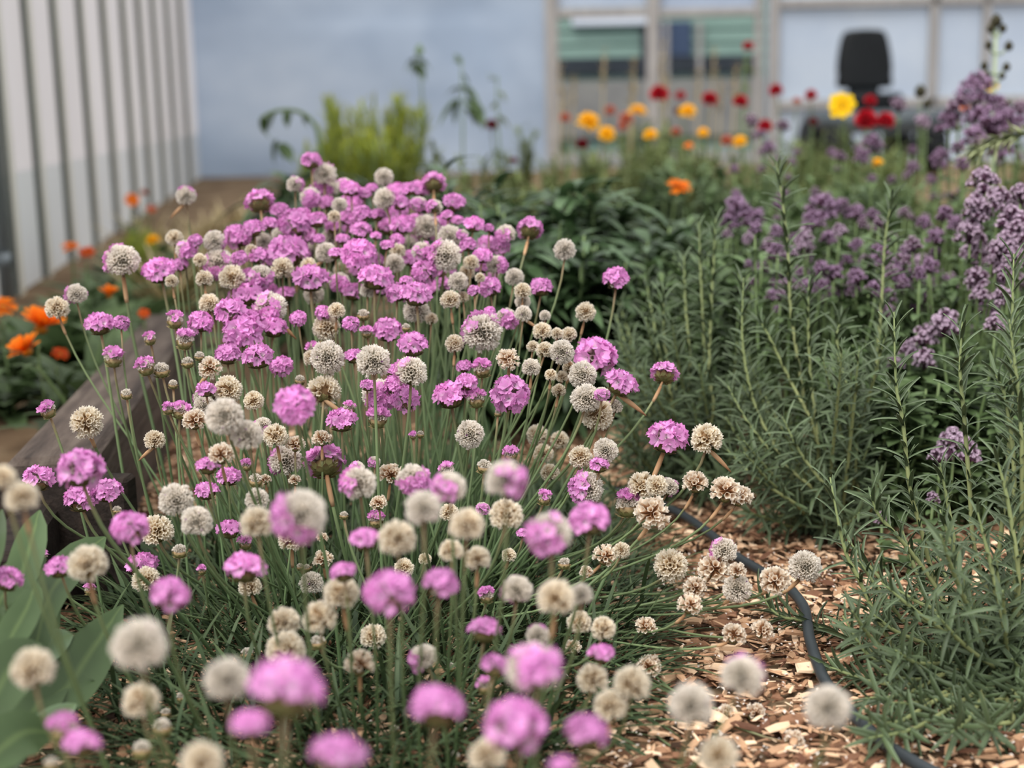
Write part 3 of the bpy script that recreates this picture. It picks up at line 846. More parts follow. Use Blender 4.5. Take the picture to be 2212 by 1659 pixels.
la = on_ground(8, 994, ZT)[:2]; lb = on_ground(223, 775, ZT)[:2]
lb = la + (lb - la) * 1.75
ra = on_ground(199, 992, ZT)[:2]
plank('timber_sleeper', 'weathered grey timber sleeper running back beside the orange flowers', la, lb, float(np.linalg.norm(ra - la)) * 0.98, 0.0, ZT, 'old_timber')
ca = on_ground(-120, 1005, ZT)[:2]; cb = on_ground(296, 1008, ZT)[:2]
dv = unit(np.append(cb - ca, 0))[:2]
plank('timber_board', 'dark cross board with brown upper edge at the sleeper\'s near end', ca - np.array([0, 0.003]), cb - np.array([0, 0.003]), 0.024, 0.0, ZT - 0.004, 'dark_timber', 0.003)
na = on_ground(-60, 1200, 0.09)[:2]; nb = on_ground(62, 1045, 0.09)[:2]
nr = on_ground(150, 1045, 0.09)[:2]
plank('timber_sleeper', 'dark lower timber at the near corner behind the broad leaves', na, nb, float(np.linalg.norm(nr - nb)), 0.0, 0.09, 'dark_timber')

# ---------------------------------------------------------------- broad-leaved plant, near left
ramp_mat('broad_leaf', [(0, '#586b3f'), (0.2, '#3f5330'), (1, '#4a5e3a')], 0.22, 0.15, 0.5, 0.35, noise=(25, 0.12))
ramp_mat('broad_leaf_pale', [(0, '#6c8058'), (0.5, '#6f8562'), (1, '#7b9070')], 0.15, 0.15, 0.55, 0.3, noise=(25, 0.1))


def blade(name, parent, origin, pts, widths, normal, mat, fold=0.12, cup=0.0):
    """One leaf: centre line through world points, half widths in metres."""
    P = smooth_path(pts, 15)
    hw = np.interp(np.linspace(0, 1, 15), np.linspace(0, 1, len(widths)), widths)
    hw = hw * np.sqrt(np.maximum(1 - np.linspace(0, 1, 15) ** 7, 0.004))          # rounded paddle end
    tan = np.gradient(P, axis=0)
    V, T = [], []
    for i in range(15):
        z = unit(tan[i]); x = unit(np.cross(z, normal)); n = np.cross(x, z)
        for u in (-1, -0.5, 0, 0.5, 1):
            V.append(P[i] + x * u * hw[i] + n * (abs(u) * fold - u * u * cup) * hw[i] - origin)
            T.append(abs(u))
    Q = [[i * 5 + j, i * 5 + j + 1, i * 5 + j + 6, i * 5 + j + 5] for i in range(14) for j in range(4)]
    g = Geo(); g.add(V, Q, T, random.random())
    o = link(name, g.mesh(name, [mat]), parent)
    return o


BO = on_ground(60, 1640) * np.array([1, 1, 0]) + np.array([-0.02, 0.0, 0])
broad = thing('broad_leaved_plant', 'broad-leaved green plant with paddle-shaped leaves in front of the dark timbers', 'plant', BO)
for pix, ds, wpx, mat in [
    ([(20, 1560), (130, 1500), (195, 1410), (266, 1306)], (.84, .86, .90, .93), [8, 40, 60, 58, 30, 3], 'broad_leaf'),
    ([(60, 1480), (100, 1300), (160, 1215), (228, 1160)], (.86, .9, .95, .98), [6, 25, 40, 44, 36, 3], 'broad_leaf'),
    ([(30, 1470), (40, 1280), (62, 1190), (86, 1102)], (.84, .88, .9, .92), [6, 24, 36, 40, 34, 4], 'broad_leaf'),
    ([(10, 1420), (22, 1380), (60, 1310), (78, 1255)], (.80, .82, .84, .86), [6, 25, 38, 34, 22, 3], 'broad_leaf'),
    ([(60, 1450), (80, 1420), (120, 1385), (158, 1372)], (.86, .87, .89, .90), [6, 28, 38, 34, 20, 2], 'broad_leaf_pale'),
    ([(40, 1500), (85, 1420), (100, 1330), (112, 1250)], (.88, .9, .92, .93), [5, 22, 32, 34, 26, 3], 'broad_leaf'),
    ([(-60, 1600), (-10, 1500), (40, 1420), (90, 1390)], (.74, .76, .78, .8), [10, 45, 62, 56, 32, 3], 'broad_leaf'),
    ([(-40, 1659), (10, 1610), (60, 1580), (120, 1585)], (.70, .72, .74, .76), [10, 50, 66, 54, 30, 3], 'broad_leaf'),
    ([(40, 1600), (90, 1570), (130, 1540), (165, 1520)], (.78, .8, .82, .84), [6, 24, 30, 24, 14, 2], 'broad_leaf_pale'),
    ([(-10, 1330), (20, 1270), (60, 1225), (100, 1205)], (.86, .88, .9, .91), [6, 28, 42, 40, 24, 3], 'broad_leaf'),
    ([(-50, 1300), (-30, 1220), (-15, 1160), (5, 1100)], (.82, .84, .86, .87), [6, 22, 32, 30, 20, 2], 'broad_leaf'),
    ([(10, 1659), (60, 1560), (110, 1470), (150, 1400)], (.80, .83, .87, .9), [8, 35, 48, 46, 30, 3], 'broad_leaf'),
]:
    P = [at(x, y, d) for (x, y), d in zip(pix, ds)]
    for p in P:
        p[2] = max(p[2], 0.012)
    P.insert(0, BO * 0.6 + P[0] * 0.4 + np.array([0, 0, 0.008]))
    P.insert(0, BO + np.array([0, 0, 0.004]))
    sc = [w / FPX * ds[min(i, 3)] for i, w in enumerate(wpx)]
    blade('leaf', broad, BO, P, [0.003, 0.004] + sc[:-1], unit(np.array([0.25, -0.75, 0.6])), mat, 0.15)

# ---------------------------------------------------------------- rosemary
ramp_mat('rosemary_leaf', [(0, '#566545'), (0.5, '#48583c'), (1, '#6e7d60')], 0.3, 0.06, 0.5, 0.35, objvar=0.08)
ramp_mat('rosemary_stem', [(0, '#75754c'), (0.5, '#8a9060'), (1, '#82905f')], 0.1, 0, 0.6, 0.3)
rl = []
for i in range(6):
    s = i / 5
    w = 0.054 * (0.75 + 0.5 * math.sin(PI * min(s + .1, 1))) * (1 if i < 5 else 0.35)
    z = 0.10 * s - 0.26 * s * s
    rl += [[-w, s, z - 0.03], [-w * 0.5, s, z + 0.012], [0, s, z + 0.004], [w * 0.5, s, z + 0.012], [w, s, z - 0.03]]
RLV = np.array(rl)
RLQ = np.array([[i * 5 + j, i * 5 + j + 1, i * 5 + j + 6, i * 5 + j + 5] for i in range(5) for j in range(4)])
RLT = np.tile([1, 0.45, 0.0, 0.45, 1], 6)


def rosemary_shoot(parent, org, path, srad=0.0019, dens=1.0, ls=0.024, bare=0.06):
    P = smooth_path(path, 26)
    g = Geo()
    tube(g, P - org, srad * np.interp(np.linspace(0, 1, 26), [0, .8, 1], [1, .75, .25]), 7, r=random.random())
    st = link('shoot', g.mesh('shoot', ['rosemary_stem']), parent)
    L = np.linalg.norm(np.diff(P, axis=0), axis=1).sum()
    n = max(int(L / 0.0072 * dens), 8)
    g = Geo()
    rot = random.uniform(0, 3)
    D, O, S, U = [], [], [], []
    for i in range(n):
        s = bare + (1 - bare) * (i + 0.5) / n
        f = s * 25; j = min(int(f), 24); p = P[j] + (P[j + 1] - P[j]) * (f - j)
        F = frame(P[j + 1] - P[j])
        rot += PI / 2 + random.gauss(0, 0.25)
        tipness = max(0, (s - 0.86) / 0.14)
        for h in (0, PI):
            a = rot + h + random.gauss(0, 0.2)
            side = F[:, 0] * math.cos(a) + F[:, 1] * math.sin(a)
            el = R(random.gauss(34, 13) * (1 - tipness) + 68 * tipness)
            dv = side * math.cos(el) + F[:, 2] * math.sin(el)
            D.append(dv); O.append(p); U.append(F[:, 2] * 0.9 + np.array([0, 0, 0.4]) - side * 0.3)
            S.append(ls * random.uniform(0.7, 1.15) * (1 - 0.25 * tipness) * (0.8 + 0.2 * min(1, s * 3)))
            if random.random() < 0.4 and s < 0.85:
                for q in range(3):
                    a2 = a + random.gauss(0, 0.6)
                    side2 = F[:, 0] * math.cos(a2) + F[:, 1] * math.sin(a2)
                    D.append(side2 * 0.5 + F[:, 2] * 0.8); O.append(p + dv * 0.002); U.append(side2 * -0.5 + F[:, 2] * 0.3 + np.array([0, 0, 0.3])); S.append(ls * random.uniform(0.3, 0.55))
    D = np.array(D); O = np.array(O); U = np.array(U); S = np.array(S)
    g.scatter(RLV, RLQ, RLT, leaf_mats(D, U, S), O - org, RNG.uniform(0, 1, len(S)))
    link('foliage', g.mesh('foliage', ['rosemary_leaf']), st)


def px_path(pts):
    return [at(x, y, d) for x, y, d in pts]


def bush(label, base, shoots, fill, box_px, ls=0.024, dens=1.0):
    org = np.array([base[0], base[1], 0.0])
    root = thing('rosemary_bush', label, 'rosemary', org, 'rosemary bushes')
    for s in shoots:
        P = px_path(s)
        for p in P:
            p[2] = max(p[2], 0.014)
        foot = org + np.array([random.gauss(0, 0.012), random.gauss(0, 0.012), 0.004])
        mid = P[-1] * 0.5 + foot * 0.5
        mid[2] = max(0.012, mid[2] - 0.01)
        rosemary_shoot(root, org, [foot, mid] + P[::-1], ls=ls, dens=dens)
    for i in range(fill):
        x = random.uniform(box_px[0], box_px[2]); u = random.random()
        y = box_px[1] + (box_px[3] - box_px[1]) * u
        d = random.uniform(box_px[4], box_px[5])
        tip = at(x, y, min(d, ground_d(x, y, 0.03)))
        foot = org + np.array([random.gauss(0, 0.02), random.gauss(0, 0.02), 0.004])
        h = tip[2]
        m1 = foot + (tip - foot) * 0.35; m1[2] = max(0.02, h * 0.22)
        m2 = foot + (tip - foot) * 0.75; m2[2] = max(0.02, h * 0.66)
        rosemary_shoot(root, org, [foot, m1, m2, tip], 0.0018, dens * 0.85, ls)
    return root


A = [
    [(2190, 548, 1.0), (2186, 720, 1.0), (2184, 900, 1.0), (2166, 1120, 1.0), (2150, 1300, 1.0)],
    [(2079, 690, 1.02), (2074, 800, 1.02), (2083, 905, 1.02), (2094, 1050, 1.02), (2108, 1200, 1.02)],
    [(1931, 674, 1.05), (1936, 830, 1.05), (1951, 915, 1.05), (1965, 1051, 1.05), (1987, 1133, 1.05), (2024, 1266, 1.05)],
    [(1793, 1031, 1.0), (1822, 1177, 1.0), (1857, 1255, 1.0), (1897, 1338, 1.0), (1951, 1430, 1.0)],
    [(1638, 1280, 1.1), (1680, 1332, 1.09), (1732, 1366, 1.08), (1785, 1401, 1.06), (1840, 1442, 1.04), (1880, 1470, 1.02)],
    [(1880, 1070, 1.03), (1900, 1115, 1.03), (1951, 1172, 1.03), (2020, 1265, 1.03)],
    [(1925, 1265, 1.0), (1980, 1300, 1.0), (2024, 1326, 1.0)],
    [(2055, 1215, .96), (2098, 1318, .96), (2152, 1383, .96), (2200, 1440, .96)],
    [(2150, 808, .98), (2172, 860, .98), (2190, 1000, .98), (2190, 1200, .98)],
    [(2150, 975, .95), (2180, 1100, .95), (2200, 1280, .95)],
    [(1820, 1330, .98), (1880, 1420, .98), (1960, 1500, .98), (2040, 1540, .97)],
    [(1960, 1490, .93), (2040, 1522, .93), (2150, 1560, .93)],
    [(2010, 1560, .9), (2080, 1590, .9), (2180, 1640, .9)],
    [(1790, 1440, .98), (1860, 1500, .97), (1950, 1560, .96)],
    [(2180, 690, .97), (2200, 850, .97), (2208, 1000, .97)],
    [(1855, 1210, 1.02), (1910, 1290, 1.02), (1990, 1380, 1.02)],
    [(2030, 1000, 1.06), (2050, 1100, 1.06), (2080, 1250, 1.05)],
    [(2110, 1100, .94), (2140, 1220, .94), (2170, 1360, .94)],
]
bA = on_ground(2170, 1470)
bush('large rosemary bush with upright yellow-green stems, sharply seen beside the hose', bA, A, 46, (1800, 1080, 2330, 1600, .88, 1.12))
Bm = [
    [(1606, 600, 1.3), (1604, 740, 1.3), (1628, 868, 1.3), (1671, 960, 1.29), (1716, 1043, 1.28)],
    [(1677, 350, 1.34), (1690, 430, 1.34), (1703, 560, 1.33), (1706, 650, 1.33), (1723, 775, 1.32), (1745, 896, 1.31)],
    [(1927, 424, 1.36), (1912, 520, 1.36), (1905, 640, 1.35), (1895, 775, 1.34), (1890, 900, 1.33)],
    [(1747, 615, 1.3), (1746, 700, 1.3), (1752, 830, 1.3), (1768, 960, 1.29)],
    [(1640, 690, 1.3), (1660, 725, 1.3), (1706, 820, 1.3), (1760, 930, 1.29)],
    [(1818, 690, 1.28), (1808, 740, 1.28), (1838, 885, 1.28), (1850, 1000, 1.27)],
    [(1570, 830, 1.28), (1620, 920, 1.27), (1690, 1000, 1.26), (1760, 1060, 1.25)],
    [(1690, 900, 1.24), (1730, 980, 1.24), (1790, 1060, 1.24)],
    [(1560, 960, 1.26), (1630, 1030, 1.25), (1720, 1090, 1.25)],
]
bush('mid-sized rosemary bush behind the trailing shoot, with purple blossom behind it', on_ground(1830, 1140), Bm, 40, (1540, 700, 1930, 1140, 1.18, 1.42))
Cm = [
    [(1546, 470, 1.42), (1542, 560, 1.42), (1536, 670, 1.41), (1532, 800, 1.4), (1540, 900, 1.39)],
    [(1510, 480, 1.43), (1514, 600, 1.42), (1524, 794, 1.41), (1536, 868, 1.4)],
    [(1432, 625, 1.4), (1434, 690, 1.4), (1438, 757, 1.4), (1450, 860, 1.38)],
    [(1478, 550, 1.44), (1480, 650, 1.43), (1490, 800, 1.42)],
    [(1395, 600, 1.5), (1420, 740, 1.48), (1450, 900, 1.45)],
    [(1330, 680, 1.5), (1370, 800, 1.48), (1420, 940, 1.45)],
]
bush('soft-focus rosemary bush with pale upright shoots behind the thrift clump', on_ground(1500, 1060), Cm, 50, (1290, 640, 1640, 1060, 1.32, 1.62))

# ---------------------------------------------------------------- polytunnel walls
noise_mat('white_sheet', ['#d2ced0', '#d8d5d7', '#dedbdd'], 1.2, 0.5, 0.3, translucent=0.5)
noise_mat('white_board', ['#e4e5e6', '#e9eaea', '#eeefef'], 2.0, 0.6, 0.3)
noise_mat('rib_shade', ['#4d514c', '#5b5f5a', '#686c66'], 3.0, 0.7, 0.2)  # shade on the near side of each rib, painted as a dark tone
noise_mat('rib_crest_lit', ['#d2cdbd', '#ddd9cc', '#e4e1d8'], 2.5, 0.6, 0.3)  # light caught by the rib crests, painted as a pale cream tone
noise_mat('polythene', ['#a4b4ca', '#bccadd', '#d4deec'], 0.8, 0.35, 0.5, stretch=(1, 1, 1.4), translucent=0.45, detail=3)
noise_mat('pale_panel', ['#b7c4d8', '#c3cfe0', '#cfd9e6'], 1.5, 0.4, 0.4, translucent=0.4)
noise_mat('grey_wood', ['#8d8a88', '#9b9896', '#aaa7a4'], 5.0, 0.8, 0.2, stretch=(6, 6, 1))
noise_mat('steel', ['#80878c', '#8d9498'], 6.0, 0.4, 0.5, metal=0.3)
noise_mat('shed_green', ['#6f8880', '#7a938a', '#859c94'], 3.0, 0.8, 0.2, stretch=(1, 1, 12))
noise_mat('shed_dark', ['#2c3038', '#3a3e47'], 3.0, 0.7, 0.2)
noise_mat('shed_window', ['#35425a', '#3f4d66'], 2.0, 0.2, 0.5)
noise_mat('white_paint', ['#c9d0dd', '#d6dce6'], 2.0, 0.5, 0.3)
noise_mat('outside_ground', ['#6f6f70', '#7f7e7c', '#8b8a84'], 2.0, 0.9, 0.1)

WX0, WK = -0.68, -0.14           # left wall runs along x = WX0 + WK*y
YB = 9.2                         # back wall
wdir = unit((WK, 1, 0)); wn = np.array([wdir[1], -wdir[0], 0])


def wall_pt(y, off=0.0, z=0.0):
    return np.array([WX0 + WK * y, y, z]) + wn * off


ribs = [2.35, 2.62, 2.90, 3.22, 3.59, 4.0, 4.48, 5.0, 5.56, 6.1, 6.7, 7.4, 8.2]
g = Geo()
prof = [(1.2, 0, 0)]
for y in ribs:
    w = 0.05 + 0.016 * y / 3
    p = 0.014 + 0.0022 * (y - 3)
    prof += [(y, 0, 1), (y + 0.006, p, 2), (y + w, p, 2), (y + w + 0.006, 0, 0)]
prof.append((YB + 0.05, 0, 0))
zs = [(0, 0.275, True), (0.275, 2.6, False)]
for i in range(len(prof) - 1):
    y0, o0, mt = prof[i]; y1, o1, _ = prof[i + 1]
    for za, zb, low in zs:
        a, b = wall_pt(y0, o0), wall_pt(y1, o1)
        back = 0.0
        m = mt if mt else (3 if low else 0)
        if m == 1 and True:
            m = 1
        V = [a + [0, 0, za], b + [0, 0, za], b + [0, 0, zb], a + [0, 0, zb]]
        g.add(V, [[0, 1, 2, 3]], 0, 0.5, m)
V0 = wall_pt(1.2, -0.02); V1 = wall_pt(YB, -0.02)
o = struct('wall_left', g.mesh('wall_left', ['white_sheet', 'rib_shade', 'rib_crest_lit', 'white_board'], smooth=False), 'white corrugated sheeting with ribs shaded in colour along the left side')

g = Geo()
pb = on_ground(6, 640)
py_ = 3.02
pp = at(7, 560, 2.9) * np.array([1, 1, 0])
tube(g, [pp, pp + [0, 0, 1.0], pp + [0, 0, 2.2]], 0.0125, 12)
me = g.mesh('steel_post', ['steel'])
post = tag(link('steel_post', me), 'grey steel post with a collar beside the white corrugated wall', 'post')
g = Geo()
tube(g, [pp + [0, 0, 0.10], pp + [0, 0, 0.13]], 0.0155, 12)
col = link('collar', g.mesh('collar', ['steel']), post)


def wx(px, py=150, d=None):
    """x on the back wall plane for a photo pixel."""
    v = CR3 @ np.array(((px - 1106) / FPX, -(py - 829.5) / FPX, -1.0))
    return CAM.x + v[0] * (YB / v[1])


def wz(px, py, Y=YB):
    v = CR3 @ np.array(((px - 1106) / FPX, -(py - 829.5) / FPX, -1.0))
    return CAM.z + v[2] * (Y / v[1])


def sheet(name, x0, x1, z0, z1, mat, wrinkle, Y=YB, nx=60, nz=40, label=None):
    g = Geo()
    X = np.linspace(x0, x1, nx); Z = np.linspace(z0, z1, nz)
    gx, gz = np.meshgrid(X, Z, indexing='ij')
    w = wrinkle * (np.sin(gx * 3.1 + gz * 1.7) + 0.6 * np.sin(gx * 7.3 - gz * 3.9 + 1) + 0.5 * np.sin(gz * 9 + gx * 2.2)
                   + 1.2 * np.exp(-((gx - x1 + 0.25 + 0.5 * (gz - 0.6)) / 0.06) ** 2))
    w += 1.6 * wrinkle * np.exp(-((gz - 1.03 - 0.03 * gx) / 0.035) ** 2)
    V = np.stack([gx.ravel(), (Y + w).ravel(), gz.ravel()], 1)
    Q = [[i * nz + j, (i + 1) * nz + j, (i + 1) * nz + j + 1, i * nz + j + 1] for i in range(nx - 1) for j in range(nz - 1)]
    g.add(V, Q)
    return struct(name, g.mesh(name, [mat]), label)


xd0, xd1, xm = wx(1186), wx(1637), wx(1409)
sheet('wall_back', WX0 + WK * YB - 0.05, xd0, 0.0, 2.6, 'polythene', 0.014, label='milky bluish polythene end wall')
sheet('wall_back_right', wx(1655), 5.2, 0.0, 2.6, 'pale_panel', 0.004, label='pale translucent panels right of the doorway')


def bar(name, x0, x1, z0, z1, mat='grey_wood', y0=YB - 0.05, y1=YB + 0.01):
    g = Geo(); box(g, (x0, y0, z0), (x1, y1, z1), bev=0.006)
    o = struct(name, g.mesh(name, [mat], smooth=False))
    return o


bar('trim_1', wx(1178), wx(1206), 0, 2.4)                       # door jamb, left
bar('trim_2', wx(1397), wx(1424), 0, 2.4, y0=YB - 0.06)        # middle post
bar('trim_3', wx(1629), wx(1644), 0, 2.4)                       # door jamb, right
bar('trim_4', wx(1206), wx(1397), wz(1300, 38), wz(1300, 18))   # rail, left leaf
bar('trim_5', wx(1424), wx(1629), wz(1520, 36), wz(1520, 18))   # rail, right leaf
bar('trim_6', wx(1660), wx(1680), 0, 2.4)
bar('trim_7', wx(1680), 5.2, wz(1900, 14), wz(1900, -6))
bar('trim_8', wx(2003), wx(2021), 0, 2.4)
bar('trim_9', wx(2117), wx(2132), 0, 2.4)
bar('trim_10', wx(1680), 5.2, wz(1900, 232), wz(1900, 212))
g = Geo()
box(g, (wx(1424), YB - 0.01, wz(1520, 18)), (wx(1629), YB + 0.01, 2.4))
struct('window_1', g.mesh('window_1', ['pale_panel'], smooth=False), 'pale pane above the right door rail')
g = Geo()
box(g, (wx(1206), YB - 0.01, wz(1300, 16)), (wx(1397), YB + 0.01, 2.4))
struct('window_2', g.mesh('window_2', ['pale_panel'], smooth=False), 'pale pane above the left door rail')

# shed seen through the doorway
YS = 12.5
sx = lambda px: wx(px) * YS / YB
shed = thing('green_shed', 'green boarded shed seen through the open doorway', 'shed', (sx(1400), YS, 0))
SO = np.array([sx(1400), YS, 0])
g = Geo()
zz = np.arange(0.0, 2.9, 0.115)
for z in zz:
    a = np.array([sx(1050), YS, z]) - SO; b = np.array([sx(1800), YS, z]) - SO
    g.add([a, b, b + [0, 0.022, 0.115], a + [0, 0.022, 0.115]], [[0, 1, 2, 3]], 0, random.random())
    g.add([a, b, b + [0, 0.022, 0], a + [0, 0.022, 0]], [[0, 1, 2, 3]], 0, random.random())
box(g, np.array([sx(1050), YS + 0.03, 0]) - SO, np.array([sx(1800), YS + 1.5, 2.9]) - SO)
link('boarding', g.mesh('boarding', ['shed_green'], smooth=False), shed)


def shed_part(name, mat, p0, p1, dy=0.03):
    g = Geo()
    za, zb = wz(p0[0], p1[1], YS), wz(p0[0], p0[1], YS)
    box(g, np.array([sx(p0[0]), YS - dy, za]) - SO, np.array([sx(p1[0]), YS + 0.005, zb]) - SO, bev=0.004)
    return link(name, g.mesh(name, [mat], smooth=False), shed)


shed_part('window_pane', 'shed_window', (1424, 47), (1493, 122))
shed_part('window_sill', 'white_paint', (1236, 38), (1397, 56), 0.06)
shed_part('dark_band', 'shed_dark', (1190, 130), (1640, 146))
shed_part('dark_band', 'shed_dark', (1190, 151), (1640, 163), 0.045)
shed_part('door_panel', 'shed_dark', (1385, 55), (1400, 240), 0.02)
shed_part('plinth', 'outside_ground', (1150, 178), (1660, 300), 0.05)
for ppx, pw in ((1432, 8), (1502, 10)):
    shed_part('corner_batten', 'grey_wood', (ppx - pw / 2 + 8, 45), (ppx + pw / 2 + 8, 175), 0.05)
g = Geo()
box(g, (-3, YB + 0.3, -0.02), (9, YS, 0.005))
struct('ground_outside', g.mesh('ground_outside', ['outside_ground'], smooth=False), 'grey yard outside the doorway')

# ---------------------------------------------------------------- machine with the black seat
noise_mat('black_vinyl', ['#0d1013', '#14181b'], 20, 0.6, 0.2)
noise_mat('machine_grey', ['#3a4247', '#4a5257'], 5, 0.5, 0.4)
YM = 7.9
mo = at(1868, 150, YM); mo[2] = 0.0
mach = thing('ride_on_machine', 'dark garden machine with a high-backed black seat before the pale panels', 'machine', mo)
pxm = YM / FPX


def rounded_slab(name, mat, prof, depth, tilt, base, parent, n=28):
    """Padded slab: front outline prof gives half width against height."""
    g = Geo()
    K = len(prof); ring = 20
    V, Q = [], []
    for (hw, z) in prof:
        for j in range(ring):
            a = 2 * PI * j / ring
            c, s = math.cos(a), math.sin(a)
            ex = math.copysign(abs(c) ** 0.45, c) * hw
            ey = math.copysign(abs(s) ** 0.6, s) * depth * (0.5 if hw > 0.02 else 0.2)
            V.append([ex, ey + tilt * z, z])
    for i in range(K - 1):
        for j in range(ring):
            Q.append([i * ring + j, i * ring + (j + 1) % ring, (i + 1) * ring + (j + 1) % ring, (i + 1) * ring + j])
    V.append([0, tilt * prof[-1][1], prof[-1][1] + 0.004]); V.append([0, tilt * prof[0][1], prof[0][1]])
    for j in range(ring):
        Q.append([(K - 1) * ring + j, (K - 1) * ring + (j + 1) % ring, K * ring, K * ring])
        Q.append([(j + 1) % ring, j, K * ring + 1, K * ring + 1])
    g.add(V, Q)
    o = link(name, g.mesh(name, [mat]), parent)
    o.location = base
    return o


zt = wz(1868, 60, YM)
zb_ = wz(1868, 190, YM)
h = zt - zb_
w2 = 59 * pxm
bk = rounded_slab('backrest', 'black_vinyl', [(w2 * .9, 0), (w2 * 1.03, h * .06), (w2 * 1.0, h * .2), (w2 * 0.98, h * .24), (w2 * 1.02, h * .3), (w2 * .98, h * .55), (w2 * .88, h * .8), (w2 * .78, h * .93), (w2 * .66, h * .985), (w2 * .4, h)], 0.09, 0.12, (0, 0, zb_), mach)
rounded_slab('seat_cushion', 'black_vinyl', [(w2 * .9, 0), (w2 * 1.05, 0.02), (w2 * 1.05, 0.07), (w2 * .95, 0.09)], 0.32, 0.0, (0, -0.15, zb_ - 0.12), mach)
rounded_slab('seat_bracket', 'machine_grey', [(w2 * .55, 0), (w2 * .6, 0.05), (w2 * .55, 0.16)], 0.06, 0.0, (0.0, 0.02, zb_ - 0.10), mach)
g = Geo(); box(g, (-0.25, -0.5, zb_ - 0.24), (0.34, 0.5, zb_ - 0.12), bev=0.04)
link('hood', g.mesh('hood', ['machine_grey']), mach)
for sx_, sy_ in ((-0.22, -0.33), (0.28, -0.33), (-0.22, 0.33), (0.28, 0.33)):
    g = Geo()
    tube(g, [[-0.06, 0, 0], [-0.05, 0, 0], [0.05, 0, 0], [0.06, 0, 0]], [0.12, 0.145, 0.145, 0.12], 20)
    link('wheel', g.mesh('wheel', ['black_vinyl']), mach).location = (sx_, sy_, 0.145)

# ---------------------------------------------------------------- daisies, pompons and bed plants
ramp_mat('orange_petal', [(0, '#d8560a'), (0.5, '#f47a0e'), (1, '#ff9226')], 0.12, 0.3, 0.6, 0.15, objvar=0.06)
ramp_mat('rust_petal', [(0, '#b23a0c'), (1, '#e0581a')], 0.12, 0.3, 0.6, 0.15)
ramp_mat('yellow_petal', [(0, '#e88a00'), (0.5, '#f8b400'), (1, '#ffc81c')], 0.12, 0.3, 0.6, 0.15)
ramp_mat('lemon_petal', [(0, '#f0b400'), (1, '#ffd81e')], 0.1, 0.3, 0.6, 0.15)
ramp_mat('red_petal', [(0, '#7d0c18'), (0.5, '#b81a2a'), (1, '#cc2838')], 0.15, 0.2, 0.6, 0.15)
ramp_mat('dark_red_petal', [(0, '#5a0c16'), (1, '#8c1c28')], 0.15, 0.2, 0.6, 0.15)
ramp_mat('salmon_petal', [(0, '#b85a42'), (1, '#d88468')], 0.15, 0.2, 0.6, 0.15)
ramp_mat('disc', [(0, '#7a4a10'), (1, '#c07a18')], 0.2)
ramp_mat('green_stem', [(0, '#5d7444'), (1, '#76895a')], 0.15, 0, 0.6, 0.3, objvar=0.15)
ramp_mat('leaf_green', [(0, '#4b5e3b'), (0.5, '#546942'), (1, '#667a52')], 0.3, 0.2, 0.5, 0.3, objvar=0.16)
ramp_mat('leaf_olive', [(0, '#616e40'), (0.5, '#6d7848'), (1, '#808a55')], 0.3, 0.2, 0.6, 0.2, objvar=0.14)
ramp_mat('leaf_dark', [(0, '#374a30'), (0.5, '#445b3a'), (1, '#5c744f')], 0.3, 0.15, 0.45, 0.4, objvar=0.12)
ramp_mat('leaf_lime', [(0, '#8c9a3e'), (0.5, '#9aa844'), (1, '#b5b04e')], 0.25, 0.3, 0.6, 0.2)
ramp_mat('straw', [(0, '#9a8a62'), (0.5, '#b3a277'), (1, '#c9b896')], 0.25, 0.1, 0.8, 0.1)


def daisy_head(n, rows, mat, L=0.5, w=0.2, cup=20, seed=0):
    rng = np.random.default_rng(seed)
    g = Geo()
    lv, lq, lt = leaf_template(w / L, 5, 0.25, 0.1, tipw=0.08, peak=0.62)
    for r_ in range(rows):
        k = n
        a = 2 * PI * (np.arange(k) + 0.5 * r_) / k + rng.normal(0, 0.06, k)
        el = np.radians(cup + 22 * r_ + rng.normal(0, 7, k))
        d = np.stack([np.cos(a) * np.cos(el), np.sin(a) * np.cos(el), np.sin(el)], 1)
        g.scatter(lv, lq, lt, leaf_mats(d, np.tile([0, 0, 1.0], (k, 1)), L * (1 - 0.12 * r_) * rng.uniform(.9, 1.08, k)), d * 0.05, rng.uniform(0, 1, k))
    return g.mesh('petals', [mat])


def pompon_head(mat, seed=0):
    rng = np.random.default_rng(seed)
    g = Geo()
    d = sphere_dirs(70, 110, 0.08, rng)
    core(g, 0.3, -0.28, 0.28, 0, 0.2)
    lv, lq, lt = leaf_template(0.75, 3, -0.1, 0.15, tipw=0.2, peak=0.6)
    F = spin_frames(d, rng)
    M = F[:, :, [0, 2, 1]] * np.array([1, 1, -1]) * 0.3
    g.scatter(lv, lq, lt, M, d * 0.22, rng.uniform(0, 1, 70))
    return g.mesh('petals', [mat])


g = Geo(); revolve(g, [(0.001, -0.06), (0.12, -0.05), (0.15, 0.02), (0.11, 0.07), (0.001, 0.09)], 12); DISC = g.mesh('disc', ['disc'])
PETALS = {
    'orange': [daisy_head(15, 2, 'orange_petal', .5, .15, 12, s) for s in (1, 2)],
    'orange_up': [daisy_head(14, 2, 'orange_petal', .5, .15, 50, s) for s in (3, 4)],
    'rust': [daisy_head(16, 2, 'rust_petal', .5, .14, 15, 5)],
    'yellow': [daisy_head(14, 3, 'yellow_petal', .5, .2, 8, s) for s in (6, 7)],
    'lemon': [daisy_head(8, 1, 'lemon_petal', .55, .46, 24, 8)],
    'red': [pompon_head('red_petal', s) for s in (9, 10)],
    'darkred': [pompon_head('dark_red_petal', 11)],
    'salmon': [pompon_head('salmon_petal', 12)],
}


